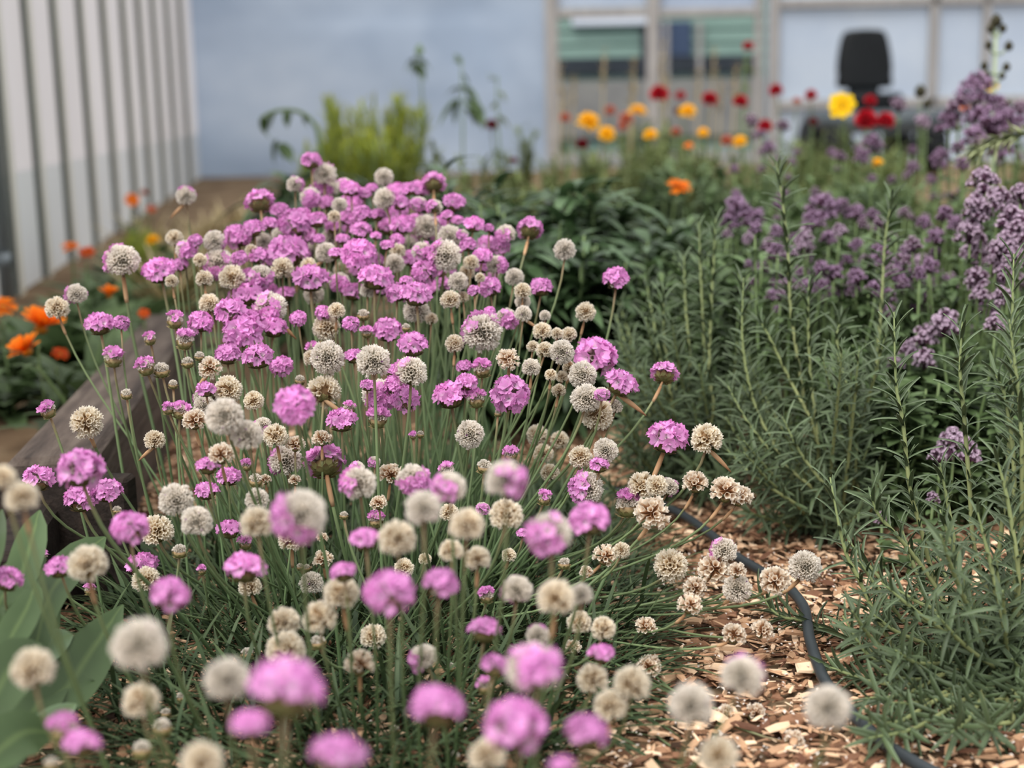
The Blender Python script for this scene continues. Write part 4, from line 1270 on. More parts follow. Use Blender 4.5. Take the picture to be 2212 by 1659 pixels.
def stalk_flower(name, cat, label, kind, px, py, w, d, tilt=(0, 30), lean=0.03, group=None, leaves=True, leafmat='leaf_green', disc=True):
    W = w / FPX * d
    H = at(px, py, d)
    B = np.array([H[0] + random.gauss(0, lean), H[1] + random.gauss(0, lean), 0.0])
    o = thing(name, label, cat, B, group)
    tc = unit(CAMN - H)
    a, t = R(tilt[0]), R(tilt[1])
    ax = unit(math.cos(t) * np.array([math.sin(a), 0, math.cos(a)]) + math.sin(t) * tc)
    ln = np.linalg.norm(H - B)
    g = Geo()
    tube(g, bez(B, B + [0, 0, 0.4 * ln], H - ax * 0.3 * ln, H - ax * 0.02, 12) - B, np.linspace(0.0022, 0.0015, 12), 6, r=random.random())
    st = link('stem', g.mesh('stem', ['green_stem']), o)
    M = Matrix(frame(ax).tolist()).to_4x4() @ Matrix.Rotation(random.uniform(0, 6.28), 4, 'Z') @ Matrix.Scale(W, 4)
    M.translation = Vector((H - B).tolist())
    h = link('petals', random.choice(PETALS[kind]), o); h.matrix_local = M
    if disc:
        link('disc', DISC, h)
    if leaves:
        g = Geo()
        k = 9
        s = RNG.uniform(0.05, 0.75, k)
        pts = (H - B)[None] * s[:, None]
        lv, lq, lt = leaf_template(0.24, 5, 0.3, 0.1)
        g.scatter(lv, lq, lt, leaf_mats(rand_dirs(k, 10, 55), np.tile([0, 0, 1.0], (k, 1)), RNG.uniform(0.03, 0.07, k)), pts, RNG.uniform(0, 1, k))
        link('leaves', g.mesh('leaves', [leafmat]), o)
    return o


# orange flowers left of the timber
rows_ = []
for kind, px, py, w, d, tilt in [('orange_up', 88, 712, 104, 1.72, (12, 15)), ('orange_up', 60, 762, 84, 1.66, (-30, 25)), ('orange_up', 236, 640, 50, 1.95, (6, 5)), ('orange', 6, 664, 60, 1.9, (10, 20)),
                                 ('rust', 187, 545, 34, 2.3, (5, 30)), ('orange', 152, 533, 38, 2.3, (-5, 15)), ('rust', 311, 677, 24, 1.9, (0, 50)), ('yellow', 330, 519, 32, 2.4, (0, 20)),
                                 ('orange', 285, 432, 30, 3.3, (0, 60)), ('rust', 326, 452, 20, 3.5, (0, 40)), ('salmon', 311, 417, 16, 3.6, (0, 20)), ('rust', 130, 765, 36, 1.75, (20, 20))]:
    look = {'orange_up': 'cupped orange marigold', 'orange': 'open orange marigold', 'rust': 'small rust-orange marigold', 'yellow': 'golden yellow marigold', 'salmon': 'pale orange marigold'}[kind]
    o = stalk_flower('orange_marigold' if kind != 'yellow' else 'yellow_marigold', 'flower', look, kind, px, py, w, d, tilt, 0.02, 'marigolds beside the white wall')
    rows_.append((o, px, py, look + ' beside the white wall'))

# red, yellow and orange flowers of the far bed
far = [('red', 1424, 205, 42, 3.6), ('red', 1470, 207, 22, 3.9), ('red', 1533, 215, 34, 3.4), ('red', 1599, 221, 32, 3.3), ('darkred', 1466, 241, 20, 3.6), ('red', 1616, 101, 24, 3.4),
       ('red', 1676, 196, 30, 3.1), ('red', 1752, 206, 26, 3.2), ('salmon', 1721, 219, 18, 3.4), ('red', 1880, 218, 26, 3.0), ('red', 1870, 260, 46, 2.7), ('red', 1912, 263, 40, 2.7),
       ('red', 1652, 274, 32, 3.0), ('darkred', 1258, 312, 26, 3.0), ('darkred', 1062, 270, 26, 3.6), ('darkred', 1757, 262, 18, 3.1), ('salmon', 1221, 256, 24, 3.9), ('salmon', 1318, 240, 24, 4.2),
       ('salmon', 1352, 258, 30, 4.0), ('salmon', 1460, 286, 22, 3.4), ('salmon', 1345, 275, 22, 3.8), ('darkred', 1110, 347, 16, 3.0), ('salmon', 1570, 305, 26, 2.9),
       ('yellow', 1272, 263, 50, 3.2), ('yellow', 1311, 289, 38, 3.1), ('yellow', 1377, 241, 40, 3.4), ('yellow', 1485, 240, 36, 3.3), ('yellow', 1405, 291, 30, 3.1), ('yellow', 1519, 286, 24, 3.0),
       ('orange', 1487, 315, 20, 2.9), ('yellow', 1598, 306, 32, 2.9), ('lemon', 1819, 232, 54, 2.6), ('orange', 1466, 403, 52, 2.2), ('yellow', 1895, 352, 26, 2.4), ('lemon', 2142, 187, 26, 2.3),
       ('orange', 2084, 233, 22, 2.2)]
for kind, px, py, w, d in far:
    red = kind in ('red', 'darkred', 'salmon')
    look = {'red': 'red pompon flower', 'darkred': 'dark crimson pompon flower', 'salmon': 'faded salmon pompon flower', 'yellow': 'golden daisy flower', 'lemon': 'bright yellow open flower', 'orange': 'orange daisy flower'}[kind]
    nm = {'red': 'pompon_flower', 'darkred': 'pompon_flower', 'salmon': 'pompon_flower'}.get(kind, 'daisy_flower')
    o = stalk_flower(nm, 'flower', look, kind, px, py, w, d, (random.uniform(-15, 15), 62 if kind == 'lemon' else random.uniform(15, 45)), 0.02, 'red flowers of the far bed' if red else 'yellow and orange flowers of the far bed', True, 'leaf_olive', not red and kind != 'lemon')
    rows_.append((o, px, py, look + ' in far bed'))
give_labels(rows_)

# leafy plants of the bed, each a thing of its own


def plant_mesh(kind, seed):
    rng = np.random.default_rng(seed)
    g, s = Geo(), Geo()
    ns = {'olive': 11, 'dark': 8, 'green': 12, 'lime': 46, 'rosette': 1, 'grass': 1}[kind]
    for i in range(ns):
        if kind in ('rosette', 'grass'):
            break
        a = rng.uniform(0, 2 * PI)
        sp = {'olive': 0.34, 'dark': 0.32, 'green': 0.32, 'lime': 0.34}[kind] * math.sqrt(rng.uniform(0, 1))
        tip = np.array([math.cos(a) * sp, math.sin(a) * sp, rng.uniform(0.78, 1.0) * (1 - 0.5 * sp)])
        f = tip * np.array([0.25, 0.25, 0])
        P = bez(f, f + [0, 0, 0.35], tip - [0, 0, 0.3], tip, 10)
        tube(s, P, np.linspace(0.011, 0.005, 10), 5, r=rng.random())
        nl = {'olive': 62, 'dark': 46, 'green': 44, 'lime': 60}[kind]
        u = rng.uniform(0.12 if kind != 'lime' else 0.2, 1.0, nl)
        pts = np.stack([np.interp(u, np.linspace(0, 1, 10), P[:, c]) for c in range(3)], 1)
        if kind == 'dark':
            t_ = leaf_template(0.28, 6, 0.7, 0.12); size = rng.uniform(0.12, 0.25, nl); e = (0, 60)
        elif kind == 'olive':
            t_ = leaf_template(0.2, 3, 0.3, 0.1); size = rng.uniform(0.07, 0.17, nl); e = (0, 70)
        elif kind == 'green':
            t_ = leaf_template(0.5, 4, 0.3, 0.15); size = rng.uniform(0.06, 0.13, nl); e = (-15, 50)
        else:
            t_ = leaf_template(0.10, 3, 0.1, 0.05); size = rng.uniform(0.06, 0.14, nl); e = (30, 85)
        aa = rng.uniform(0, 2 * PI, nl); ee = np.radians(rng.uniform(*e, nl))
        d = np.stack([np.cos(aa) * np.cos(ee), np.sin(aa) * np.cos(ee), np.sin(ee)], 1)
        g.scatter(*t_, leaf_mats(d, np.tile([0, 0, 1.0], (nl, 1)), size), pts, rng.uniform(0, 1, nl))
    if kind == 'rosette':
        nl = 26
        t_ = leaf_template(0.3, 6, 0.45, 0.12, peak=0.6)
        aa = rng.uniform(0, 2 * PI, nl); ee = np.radians(rng.uniform(15, 75, nl))
        d = np.stack([np.cos(aa) * np.cos(ee), np.sin(aa) * np.cos(ee), np.sin(ee)], 1)
        g.scatter(*t_, leaf_mats(d, np.tile([0, 0, 1.0], (nl, 1)), rng.uniform(0.45, 1.0, nl)), d * 0.04 * [1, 1, 0], rng.uniform(0, 1, nl))
        tube(s, [[0, 0, 0], [0, 0, 0.1]], [0.04, 0.03], 6)
    if kind == 'grass':
        nl = 60
        t_ = leaf_template(0.045, 5, 0.5, 0.1)
        aa = rng.uniform(0, 2 * PI, nl); ee = np.radians(rng.uniform(35, 85, nl))
        d = np.stack([np.cos(aa) * np.cos(ee), np.sin(aa) * np.cos(ee), np.sin(ee)], 1)
        g.scatter(*t_, leaf_mats(d, np.tile([0, 0, 1.0], (nl, 1)), rng.uniform(0.5, 1.05, nl)), rng.normal(0, 0.06, (nl, 3)) * [1, 1, 0], rng.uniform(0, 1, nl))
        tube(s, [[0, 0, 0], [0, 0, 0.1]], [0.03, 0.02], 6)
    lm = {'olive': 'leaf_olive', 'dark': 'leaf_dark', 'green': 'leaf_green', 'lime': 'leaf_lime', 'rosette': 'leaf_green', 'grass': 'straw'}[kind]
    return g.mesh('foliage', [lm]), s.mesh('stems', ['green_stem' if kind != 'grass' else 'straw'])


PM = {k: [plant_mesh(k, 31 * i + len(k)) for i in range(4)] for k in ('olive', 'dark', 'green', 'lime', 'rosette', 'grass')}


def plant(name, cat, label, kind, x, y, h, group=None, wide=1.0):
    if name == 'marigold_plant':
        x = max(x, WX0 + WK * y + 0.13 + 0.9 * h * wide)
    o = thing(name, label, cat, (x, y, 0), group)
    f, s = random.choice(PM[kind])
    M = Matrix.Rotation(random.uniform(0, 6.28), 4, 'Z') @ Matrix.Diagonal((h * wide, h * wide, h, 1))
    link('foliage', f, o).matrix_local = M
    link('stems', s, o).matrix_local = M
    return o


def top_plant(name, cat, label, kind, px, py, d, group=None, wide=1.0):
    """Plant whose top reaches a photo pixel at depth d."""
    T = at(px, py, d)
    return plant(name, cat, label, kind, T[0], T[1], max(T[2], 0.05), group, wide)


top_plant('feathery_bush', 'bush', 'feathery yellow-green bush standing before the polythene wall', 'lime', 812, 172, 3.7, None, 0.95)
top_plant('feathery_bush', 'bush', 'lower yellow-green feathery growth in front of the taller bush', 'lime', 760, 250, 3.5, None, 1.1)
rows_ = []
for px, py, d in [(960, 345, 1.9), (1040, 330, 1.95), (1130, 360, 1.85), (1230, 345, 1.95), (1290, 340, 2.0), (1380, 400, 1.9), (1060, 420, 1.7), (1200, 440, 1.7), (1310, 470, 1.75), (1000, 440, 1.65), (1140, 400, 1.75), (1400, 470, 1.8)]:
    rows_.append((top_plant('dark_leafy_plant', 'plant', '', 'dark', px, py, d, 'dark leafy plants behind the thrift', 0.9), px, py, 'dark green long-leaved plant behind thrift'))
give_labels(rows_)
top_plant('dark_leafy_plant', 'plant', 'dark broad-leaved plant behind the tallest thrift flowers, near the polythene', 'dark', 630, 375, 2.3, None, 1.1)
top_plant('dark_leafy_plant', 'plant', 'dark leafy plant at the foot of the yellow-green bush', 'dark', 715, 345, 2.6, None, 1.1)

rows_ = []
for i in range(46):                                    # loose olive growth under the red and yellow flowers
    d = random.uniform(2.1, 4.6)
    px = random.uniform(930, 2212)
    py = 262 + 190 * (1 / d - 1 / 4.6) / (1 / 2.1 - 1 / 4.6) + random.gauss(0, 14)
    rows_.append(top_plant('bed_plant', 'plant', 'loose olive-green leafy plant among the red and yellow flowers of the far bed', 'olive', px, py, d, 'olive plants of the far bed', 0.9))
for i in range(44):
    d = random.uniform(1.5, 2.9)
    px = random.uniform(1380, 2330)
    py = 330 + 200 * (1 / d - 1 / 2.9) / (1 / 1.5 - 1 / 2.9) + random.gauss(0, 18)
    top_plant('oregano_plant', 'plant', 'small-leaved green plant under the purple sprays of the bed', 'green', px, py, d, 'green leafy plants under the purple sprays', 0.9)
for i in range(16):
    top_plant('oregano_plant', 'plant', 'small-leaved green plant under the purple sprays of the bed', 'green', random.uniform(1880, 2290), random.uniform(680, 860), random.uniform(1.28, 1.5), 'green leafy plants under the purple sprays', 1.5)
for i in range(26):                                    # low green leaves along the white wall
    x, y = None, None
    px = random.uniform(-60, 330); py = random.uniform(560, 900)
    p = on_ground(px, py)
    if p[1] < 1.35:
        continue
    plant('marigold_plant', 'plant', 'low green leafy plant between the white wall and the timber sleeper', 'rosette', p[0], p[1], random.uniform(0.10, 0.17), 'low leafy plants along the white wall')
for px, py, d in [(30, 485, 2.9), (65, 545, 2.6), (110, 560, 2.5), (180, 480, 3.3), (225, 470, 3.5), (250, 520, 2.9), (140, 600, 2.2), (270, 560, 2.4), (40, 600, 2.3), (205, 555, 2.6)]:
    top_plant('marigold_plant', 'plant', 'low green leafy plant between the white wall and the timber sleeper', 'rosette', px, py, d, 'low leafy plants along the white wall', 1.3)
for px, py, d in [(330, 430, 3.6), (370, 440, 3.4), (440, 430, 4.0), (500, 400, 4.6), (410, 470, 3.0), (470, 460, 3.3), (540, 420, 3.8), (520, 470, 3.0), (350, 500, 2.7), (560, 440, 3.2)]:
    top_plant('dry_grass_tuft', 'grass tuft', 'straw-coloured dry grass tuft between the white wall and the thrift', 'grass', px, py, d, 'dry grass tufts behind the thrift', 1.0)
for px, py, d in [(300, 480, 2.9), (285, 500, 2.8)]:
    top_plant('grass_tuft', 'grass tuft', 'fresh green grassy tuft below the round orange flower', 'lime', px, py, d, 'green tufts by the wall', 0.6)


# tall thin plants against the polythene
def stalk_plant(name, cat, label, pts, d, leafpx, mat='leaf_green', leafw=0.45, smat='green_stem', rad=0.003, foot_dy=0.0):
    P = [at(x, y, d) for x, y in pts]
    B = np.array([P[0][0], P[0][1] + foot_dy, 0.0])
    P = [B] + P
    o = thing(name, label, cat, B)
    Q = smooth_path(P, 24)
    g = Geo(); tube(g, Q - B, np.linspace(rad, rad * .6, 24), 6); link('stem', g.mesh('stem', [smat]), o)
    g = Geo()
    lv, lq, lt = leaf_template(leafw, 5, 0.5, 0.12)
    for (x, y, w, dx, dy) in leafpx:
        p = at(x, y, d); q = at(x + dx, y + dy, d)
        dd = (q - p) + np.array([0, random.gauss(0, 0.4) * np.linalg.norm(q - p), 0])
        for s in (1.15, 0.8, 0.85, 0.6, 0.7):
            dv = dd + np.array([random.gauss(0, .35), random.gauss(0, .35), random.gauss(0, .25)]) * np.linalg.norm(dd) * (s < 1)
            g.scatter(lv, lq, lt, leaf_mats(dv[None], np.array([[0, -0.3, 1.0]]), np.array([w / FPX * d * s])), (p - B)[None], np.array([random.random()]))
    link('leaves', g.mesh('leaves', [mat]), o)
    return o


stalk_plant('tomato_plant', 'plant', 'curling light-green tomato-like stem arching before the polythene wall', [(690, 400), (692, 320), (680, 270), (650, 243), (610, 238), (580, 246), (562, 258)], 2.9,
            [(600, 238, 40, -30, 30), (570, 250, 44, -10, 40), (620, 238, 30, 0, 28), (600, 300, 50, -20, 30), (650, 244, 30, 20, 20), (690, 330, 50, -50, 10), (685, 380, 60, -60, -10), (600, 310, 46, 40, 20)], 'leaf_green', 0.5, rad=0.0055)
stalk_plant('tall_leafy_stem', 'plant', 'thin stem with a drooping leaf tuft above the yellow-green bush', [(915, 300), (912, 220), (908, 160), (902, 128)], 3.7,
            [(902, 125, 36, -30, 10), (902, 125, 38, 32, 12), (905, 140, 30, 20, 25), (905, 125, 28, 0, -14), (900, 135, 30, -15, 25)], 'leaf_green', 0.45)
stalk_plant('tall_leafy_stem', 'plant', 'leafy weed with spreading leaves between bush and doorway', [(1000, 330), (1000, 250), (998, 190), (996, 128)], 3.6,
            [(996, 140, 26, -6, -20), (1000, 190, 40, -40, 0), (998, 185, 44, 40, 18), (1005, 215, 60, 50, 30), (995, 215, 60, -50, 25), (1002, 235, 50, 44, 20), (998, 160, 26, 14, 10)], 'leaf_green', 0.4)
stalk_plant('tall_leafy_stem', 'plant', 'slender upright weed stem just left of the doorway post', [(1078, 340), (1076, 270), (1074, 215), (1074, 165)], 3.6,
            [(1074, 175, 24, -10, -16), (1075, 200, 26, 16, 8), (1075, 220, 24, -18, 6), (1076, 250, 30, 20, 10), (1076, 270, 30, -20, 12)], 'leaf_olive', 0.4)
stalk_plant('tall_leafy_stem', 'plant', 'tall pale green stem under the topmost red pompon flower', [(1604, 330), (1604, 230), (1606, 160), (1612, 118)], 3.42,
            [(1606, 150, 40, 40, -6), (1605, 200, 30, -26, 10), (1604, 180, 26, 20, 12)], 'leaf_olive', 0.3)
for i, (px, py) in enumerate([(1212, 145), (1305, 122), (1370, 140), (1432, 105), (1543, 118), (1558, 185), (1590, 150), (1220, 205), (1365, 190), (1240, 175), (1510, 160), (1440, 180)]):
    d = random.uniform(4.2, 5.4)
    T = at(px, py, d); B = np.array([T[0] - 0.02, T[1], 0])
    o = thing('dry_grass_stalk', 'pale dry grass stalk with a buff seed plume in the doorway', 'grass stalk', B, 'dry grass stalks before the doorway')
    g = Geo(); tube(g, [[0, 0, 0], (T - B) * .6, T - B], [0.003, .0025, .0015], 5); link('stem', g.mesh('stem', ['straw']), o)
    g = Geo(); k = 60
    s = RNG.uniform(0.8, 1.02, k)
    lv, lq, lt = leaf_template(0.2, 3, 0.1, 0.1)
    g.scatter(lv, lq, lt, leaf_mats(rand_dirs(k, 40, 85), np.tile([1.0, 0, 0], (k, 1)), RNG.uniform(0.02, 0.035, k)), (T - B)[None] * s[:, None], RNG.uniform(0, 1, k))
    link('seed_plume', g.mesh('seed_plume', ['straw']), o)

# ---------------------------------------------------------------- oregano sprays
ramp_mat('oregano_bract', [(0, '#41263a'), (1, '#69455c')], 0.3, 0.1, 0.7, 0.2)
ramp_mat('oregano_flower', [(0, '#b79ab5'), (0.5, '#d3bacf'), (1, '#e2cfdd')], 0.15, 0.25, 0.7, 0.15)
ramp_mat('oregano_violet', [(0, '#8f6f90'), (0.5, '#b898b8'), (1, '#ccb0ca')], 0.2, 0.2, 0.7, 0.15)


def oregano_cluster(kind, seed):
    rng = np.random.default_rng(seed)
    g = Geo()
    oc_v = np.array([[0, 0, -1], [.5, 0, 0], [0, .5, 0], [-.5, 0, 0], [0, -.5, 0], [0, 0, 1]])
    oc_q = np.array([[0, 2, 1, 1], [0, 3, 2, 2], [0, 4, 3, 3], [0, 1, 4, 4], [5, 1, 2, 2], [5, 2, 3, 3], [5, 3, 4, 4], [5, 4, 1, 1]])
    # six or seven small heads held in a loose dome
    nh = 10
    for h in range(nh):
        a = 2 * PI * h / 5 + (h > 4) * 0.6 + rng.normal(0, 0.2)
        rad, hz = ((0.22, 0.12), (0.33, -0.14), (0.0, 0.26))[0 if h < 5 else 1 if h < 9 else 2]
        c = np.array([math.cos(a) * rad, math.sin(a) * rad, hz + rng.normal(0, 0.05)])
        tube(g, [np.array([0, 0, -0.45]), c * 0.5 + [0, 0, -0.15], c], 0.018, 4, m=0)
        d = sphere_dirs(26, 115, 0.1, rng)
        F = spin_frames(d, rng)
        g.scatter(oc_v * [1, 1, 1], oc_q, np.array([0, .5, .5, .5, .5, 1]), F * 0.065, c + d * 0.11, rng.uniform(0, 1, 26), 0)
        nf = {'light': 12, 'violet': 10, 'dark': 5}[kind]
        df = sphere_dirs(nf, 95, 0.2, rng)
        pv, pq, pt = petal_template(0.075, 0.07, 10, 70)
        Ff = spin_frames(df, rng)
        for j in range(4):
            an = PI / 2 * j
            Z = np.array([[math.cos(an), -math.sin(an), 0], [math.sin(an), math.cos(an), 0], [0, 0, 1]])
            g.scatter(pv, pq, pt, Ff @ Z, c + df * 0.165, rng.uniform(0, 1, nf), 1)
    return g.mesh('flower_cluster', ['oregano_bract', 'oregano_violet' if kind == 'violet' else 'oregano_flower'])


OC = {k: [oregano_cluster(k, 5 * s + len(k)) for s in range(3)] for k in ('light', 'violet', 'dark')}


def oregano(px, py, w, d, kind, label='', group='purple oregano sprays', n=1):
    W = w / FPX * d
    H = at(px, py, d)
    B = np.array([H[0] + random.gauss(0, 0.02), H[1] + random.gauss(0, 0.02), 0])
    o = thing('oregano_spray', label, 'flower spray', B, group)
    P = bez(B, B + (H - B) * [0, 0, .4], H - [0, 0, 0.06], H - [0, 0, W * 0.4], 10)
    g = Geo(); tube(g, P - B, np.linspace(0.0018, 0.0012, 10), 5); link('stem', g.mesh('stem', ['green_stem']), o)
    cl = [(0, 0, 0, 1.0)]
    for i in range(n - 1):
        a = random.uniform(0, 6.28)
        cl.append((math.cos(a) * W * .62, math.sin(a) * W * .5, -W * random.uniform(.25, .9), random.uniform(.55, .9)))
    for x, y, z, s in cl:
        M = Matrix.Rotation(random.uniform(0, 6.28), 4, 'Z') @ Matrix.Rotation(random.gauss(0, 0.25), 4, 'X') @ Matrix.Scale(W * s, 4)
        M.translation = Vector((H - B).tolist()) + Vector((x, y, z))
        link('flower_cluster', random.choice(OC[kind]), o).matrix_local = M
    g = Geo()
    k = 16
    s = np.repeat(np.linspace(0.2, 0.9, k // 2), 2)
    pts = np.stack([np.interp(s, np.linspace(0, 1, 10), (P - B)[:, c]) for c in range(3)], 1)
    lv, lq, lt = leaf_template(0.55, 4, 0.3, 0.15)
    g.scatter(lv, lq, lt, leaf_mats(rand_dirs(k, 0, 40), np.tile([0, 0, 1.0], (k, 1)), RNG.uniform(0.010, 0.02, k)), pts, RNG.uniform(0, 1, k))
    link('leaves', g.mesh('leaves', ['leaf_green']), o)
    return o


rows_ = []
for px, py, w, d, kind, n in [(2125, 392, 70, 1.38, 'light', 2), (2156, 428, 66, 1.36, 'light', 2), (2205, 418, 56, 1.36, 'light', 2), (2188, 478, 74, 1.34, 'light', 3), (2096, 500, 68, 1.38, 'light', 2), (2178, 530, 60, 1.33, 'light', 2),
                              (2200, 500, 70, 1.33, 'light', 2), (2152, 560, 44, 1.36, 'light', 1), (2112, 603, 60, 1.36, 'light', 2), (2100, 545, 60, 1.42, 'light', 1),
                              (2040, 700, 72, 1.33, 'light', 2), (1998, 730, 60, 1.35, 'light', 2), (1965, 755, 50, 1.36, 'light', 2), (2165, 640, 50, 1.3, 'light', 1), (2150, 700, 50, 1.28, 'light', 1),
                              (2060, 955, 70, 1.22, 'light', 2), (2030, 985, 50, 1.22, 'light', 1), (2015, 1075, 30, 1.18, 'light', 1), (1905, 1120, 34, 1.2, 'light', 1),
                              (2040, 462, 40, 1.55, 'violet', 1), (1996, 482, 36, 1.6, 'violet', 1), (2022, 512, 46, 1.55, 'violet', 2), (2062, 482, 40, 1.6, 'violet', 1),
                              (1592, 452, 66, 1.75, 'violet', 2), (1577, 480, 50, 1.75, 'violet', 1), (1775, 450, 74, 1.75, 'violet', 2), (1815, 445, 40, 1.75, 'violet', 1), (1850, 460, 44, 1.75, 'violet', 1), (1885, 465, 34, 1.75, 'violet', 1),
                              (1790, 515, 40, 1.6, 'violet', 1), (1850, 530, 34, 1.6, 'violet', 1), (1908, 560, 50, 1.5, 'violet', 2), (1800, 590, 46, 1.5, 'violet', 2), (1850, 600, 46, 1.48, 'violet', 2), (1930, 590, 46, 1.48, 'violet', 2),
                              (1775, 580, 40, 1.5, 'violet', 1), (1740, 620, 40, 1.5, 'violet', 1), (1645, 580, 36, 1.6, 'violet', 1), (1890, 625, 46, 1.45, 'violet', 2), (1960, 545, 44, 1.5, 'violet', 1), (2010, 575, 40, 1.46, 'violet', 1),
                              (2108, 200, 90, 1.95, 'violet', 2), (2070, 232, 60, 1.95, 'dark', 1), (2150, 225, 50, 1.95, 'violet', 1), (2120, 262, 80, 1.9, 'violet', 2), (2170, 262, 64, 1.9, 'violet', 2), (2198, 270, 50, 1.9, 'violet', 1), (2105, 300, 60, 1.85, 'violet', 2),
                              (2050, 265, 60, 2.0, 'violet', 1), (1993, 262, 40, 2.4, 'light', 1), (1940, 228, 44, 2.5, 'dark', 1), (1885, 312, 50, 2.2, 'violet', 2), (2030, 340, 44, 2.0, 'violet', 1), (1690, 272, 36, 2.6, 'dark', 1), (1622, 262, 40, 2.7, 'dark', 2),
                              (2080, 355, 40, 1.8, 'violet', 1), (2205, 235, 50, 2.0, 'dark', 1), (1660, 320, 34, 2.4, 'violet', 1)]:
    look = {'light': 'lilac oregano spray with pale blossom', 'violet': 'purple oregano spray', 'dark': 'dark spent oregano spray'}[kind]
    rows_.append((oregano(px, py, w, d, kind, n=n), px, py, look))
give_labels(rows_)
rows_ = []
for i in range(56):
    d = random.uniform(1.4, 1.75)
    px = random.uniform(1600, 2215)
    py = random.uniform(480, 640) + (px - 1600) / 615 * 150 * random.random()
    kind = random.choice(['violet', 'violet', 'light', 'dark'])
    oregano(px, py, random.uniform(30, 48), d, kind, {'light': 'small lilac oregano spray in the thick of the purple patch', 'violet': 'small purple oregano spray in the thick of the purple patch',
            'dark': 'small dark spent oregano spray in the thick of the purple patch'}[kind], {'light': 'small lilac sprays of the purple patch', 'violet': 'small purple sprays of the purple patch', 'dark': 'small dark sprays of the purple patch'}[kind], random.choice([1, 2]))
for i in range(70):
    d = random.uniform(1.42, 2.7)
    px = random.uniform(1560, 2250)
    py = 300 + 320 * (1 / d - 1 / 2.7) / (1 / 1.42 - 1 / 2.7) + random.gauss(0, 30)
    oregano(px, py, random.uniform(22, 44) * 1.5 / d, d, random.choice(['violet', 'dark', 'dark', 'violet']), 'small blurred dark purple oregano spray deep in the right-hand bed', 'blurred purple sprays deep in the bed', 1)

# tall stalk with round seed pods, top right
ramp_mat('pod', [(0, '#2f2c20'), (1, '#4a4632')], 0.2, 0, 0.7, 0.2)
ramp_mat('pale_stalk', [(0, '#8fa076'), (1, '#b3bfa0')], 0.1, 0, 0.6, 0.2)
d = 2.1
T = at(2152, 40, d); B = np.array([T[0], T[1], 0.0])
o = thing('seed_stalk', 'tall pale stalk with pairs of round dark seed pods above the purple sprays', 'seed stalk', B)
g = Geo(); tube(g, [[0, 0, 0], (T - B) * .5 + [0.004, 0, 0], T - B], [0.003, 0.003, 0.0026], 7); link('stem', g.mesh('stem', ['pale_stalk']), o)
g = Geo(); revolve(g, [(0.02, -0.5), (0.35, -0.4), (0.5, 0), (0.38, 0.36), (0.18, 0.46), (0.2, 0.58), (0.02, 0.5)], 10); POD = g.mesh('seed_pod', ['pod'])
for (x, y, w) in [(2152, 46, 26), (2140, 62, 18), (2166, 62, 18), (2136, 98, 18), (2179, 100, 20), (2126, 143, 18), (2174, 145, 18), (2146, 52, 18), (2133, 162, 15), (2165, 164, 15)]:
    p = at(x, y, d) - B
    g = Geo()
    nb = np.array([0.0, 0, p[2] - 0.012])
    tube(g, [nb, (nb + p) / 2 + [0, 0, -0.004], p], 0.0018, 5)
    s = link('side_stalk', g.mesh('side_stalk', ['pale_stalk']), o)
    M = Matrix.Scale(w / FPX * d, 4); M.translation = Vector(p.tolist())
    link('seed_pod', POD, s).matrix_local = M
rows_ = []
for px, py, w, d in [(1988, 198, 26, 2.6), (2002, 225, 20, 2.6), (2176, 225, 18, 2.4), (2160, 245, 18, 2.4)]:
    T = at(px, py, d); B = np.array([T[0], T[1], 0])
    o = thing('seed_head_stem', '', 'seed head', B, 'dark round seed heads')
    g = Geo(); tube(g, [[0, 0, 0], T - B], [0.0015, 0.001], 5); link('stem', g.mesh('stem', ['green_stem']), o)
    M = Matrix.Scale(w / FPX * d, 4); M.translation = Vector((T - B).tolist())
    link('seed_pod', POD, o).matrix_local = M
    rows_.append((o, px, py, 'dark round seed head on thin stem'))
give_labels(rows_)

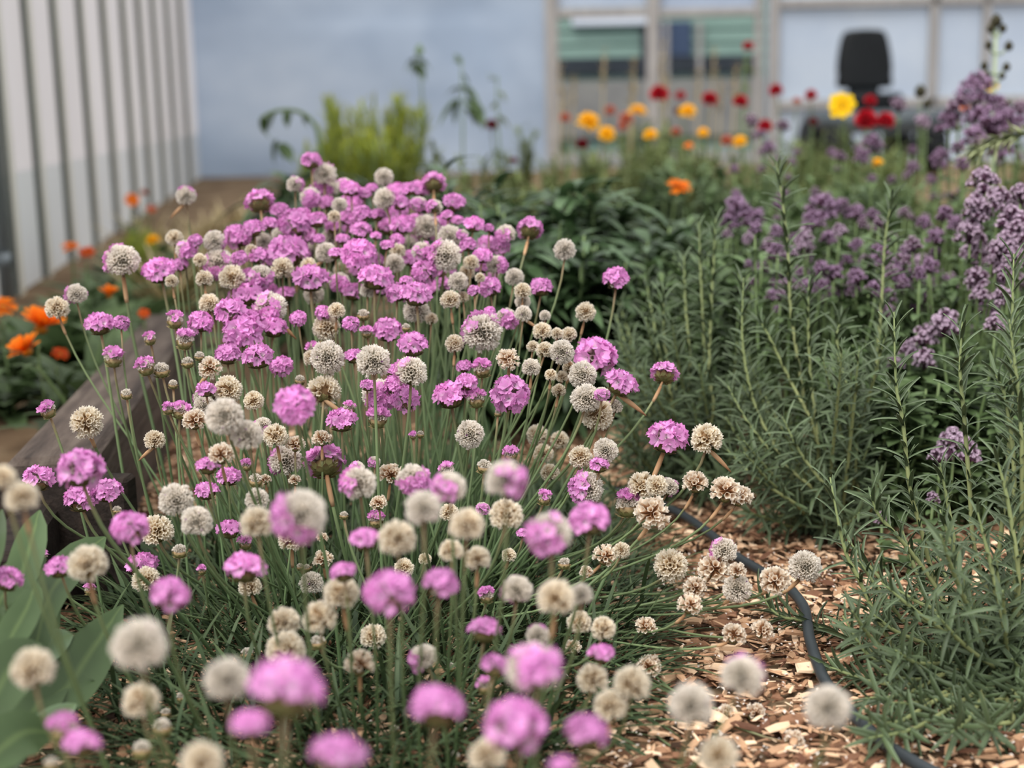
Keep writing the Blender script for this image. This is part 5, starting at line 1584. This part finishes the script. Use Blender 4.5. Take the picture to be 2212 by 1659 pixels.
# arching green grass ear at the right edge
d = 1.55
pts = [at(x, y, d) for x, y in ((2290, 420), (2275, 330), (2225, 292), (2160, 300), (2105, 325))]
B = np.array([pts[0][0], pts[0][1], 0.0])
o = thing('grass_ear', 'arching pale green grass ear drooping in front of the purple sprays', 'grass ear', B)
P = smooth_path([B, *pts], 24)
g = Geo(); tube(g, P - B, np.linspace(0.0016, 0.0008, 24), 5); link('stem', g.mesh('stem', ['pale_stalk']), o)
g = Geo(); k = 260
u = RNG.uniform(0.58, 1.0, k)
pp_ = np.stack([np.interp(u, np.linspace(0, 1, 24), (P - B)[:, c]) for c in range(3)], 1)
tn = np.stack([np.interp(u, np.linspace(0, 1, 24), np.gradient(P, axis=0)[:, c]) for c in range(3)], 1)
tn /= np.linalg.norm(tn, axis=1, keepdims=True)
lv, lq, lt = leaf_template(0.14, 3, 0.1, 0.1)
ramp_mat('grass_ear_green', [(0, '#8f9a6c'), (1, '#b4ba90')], 0.2, 0.2, 0.7, 0.2)
g.scatter(lv, lq, lt, leaf_mats(tn + RNG.normal(0, .35, (k, 3)), np.tile([0, 0, 1.0], (k, 1)), RNG.uniform(0.014, 0.026, k)), pp_, RNG.uniform(0, 1, k))
link('seed_plume', g.mesh('seed_plume', ['grass_ear_green']), o)

# ---------------------------------------------------------------- light
w = bpy.data.worlds.new('world'); bpy.context.scene.world = w
w.use_nodes = True
nt = w.node_tree
bg = nt.nodes['Background']
tc = nt.nodes.new('ShaderNodeTexCoord'); sp = nt.nodes.new('ShaderNodeSeparateXYZ')
rp = nt.nodes.new('ShaderNodeValToRGB')
rp.color_ramp.elements[0].position = 0.46; rp.color_ramp.elements[0].color = (0.22, 0.24, 0.26, 1)
e2 = rp.color_ramp.elements.new(0.54); e2.color = (0.52, 0.56, 0.61, 1)
rp.color_ramp.elements[2].position = 1.0; rp.color_ramp.elements[2].color = (1.0, 0.99, 0.97, 1)
mr = nt.nodes.new('ShaderNodeMapRange'); mr.inputs['From Min'].default_value = -1
nt.links.new(tc.outputs['Generated'], sp.inputs[0]); nt.links.new(sp.outputs['Z'], mr.inputs['Value'])
nt.links.new(mr.outputs[0], rp.inputs[0]); nt.links.new(rp.outputs[0], bg.inputs['Color'])
bg.inputs['Strength'].default_value = 1.0
sl = bpy.data.lights.new('sun', 'SUN'); sl.energy = 2.0; sl.angle = R(42); sl.color = (1.0, 0.97, 0.93)
so = bpy.data.objects.new('sun', sl); C.objects.link(so)
so.rotation_euler = (R(28), R(-22), 0)

sc = bpy.context.scene
sc.view_settings.view_transform = 'Standard'
sc.view_settings.look = 'None'
sc.view_settings.gamma = 1.0
sc.view_settings.use_curve_mapping = False
sc.view_settings.exposure = 0.64
if hasattr(sc, 'cycles'):
    sc.cycles.max_bounces = 5
    sc.cycles.diffuse_bounces = 3
    sc.cycles.glossy_bounces = 2
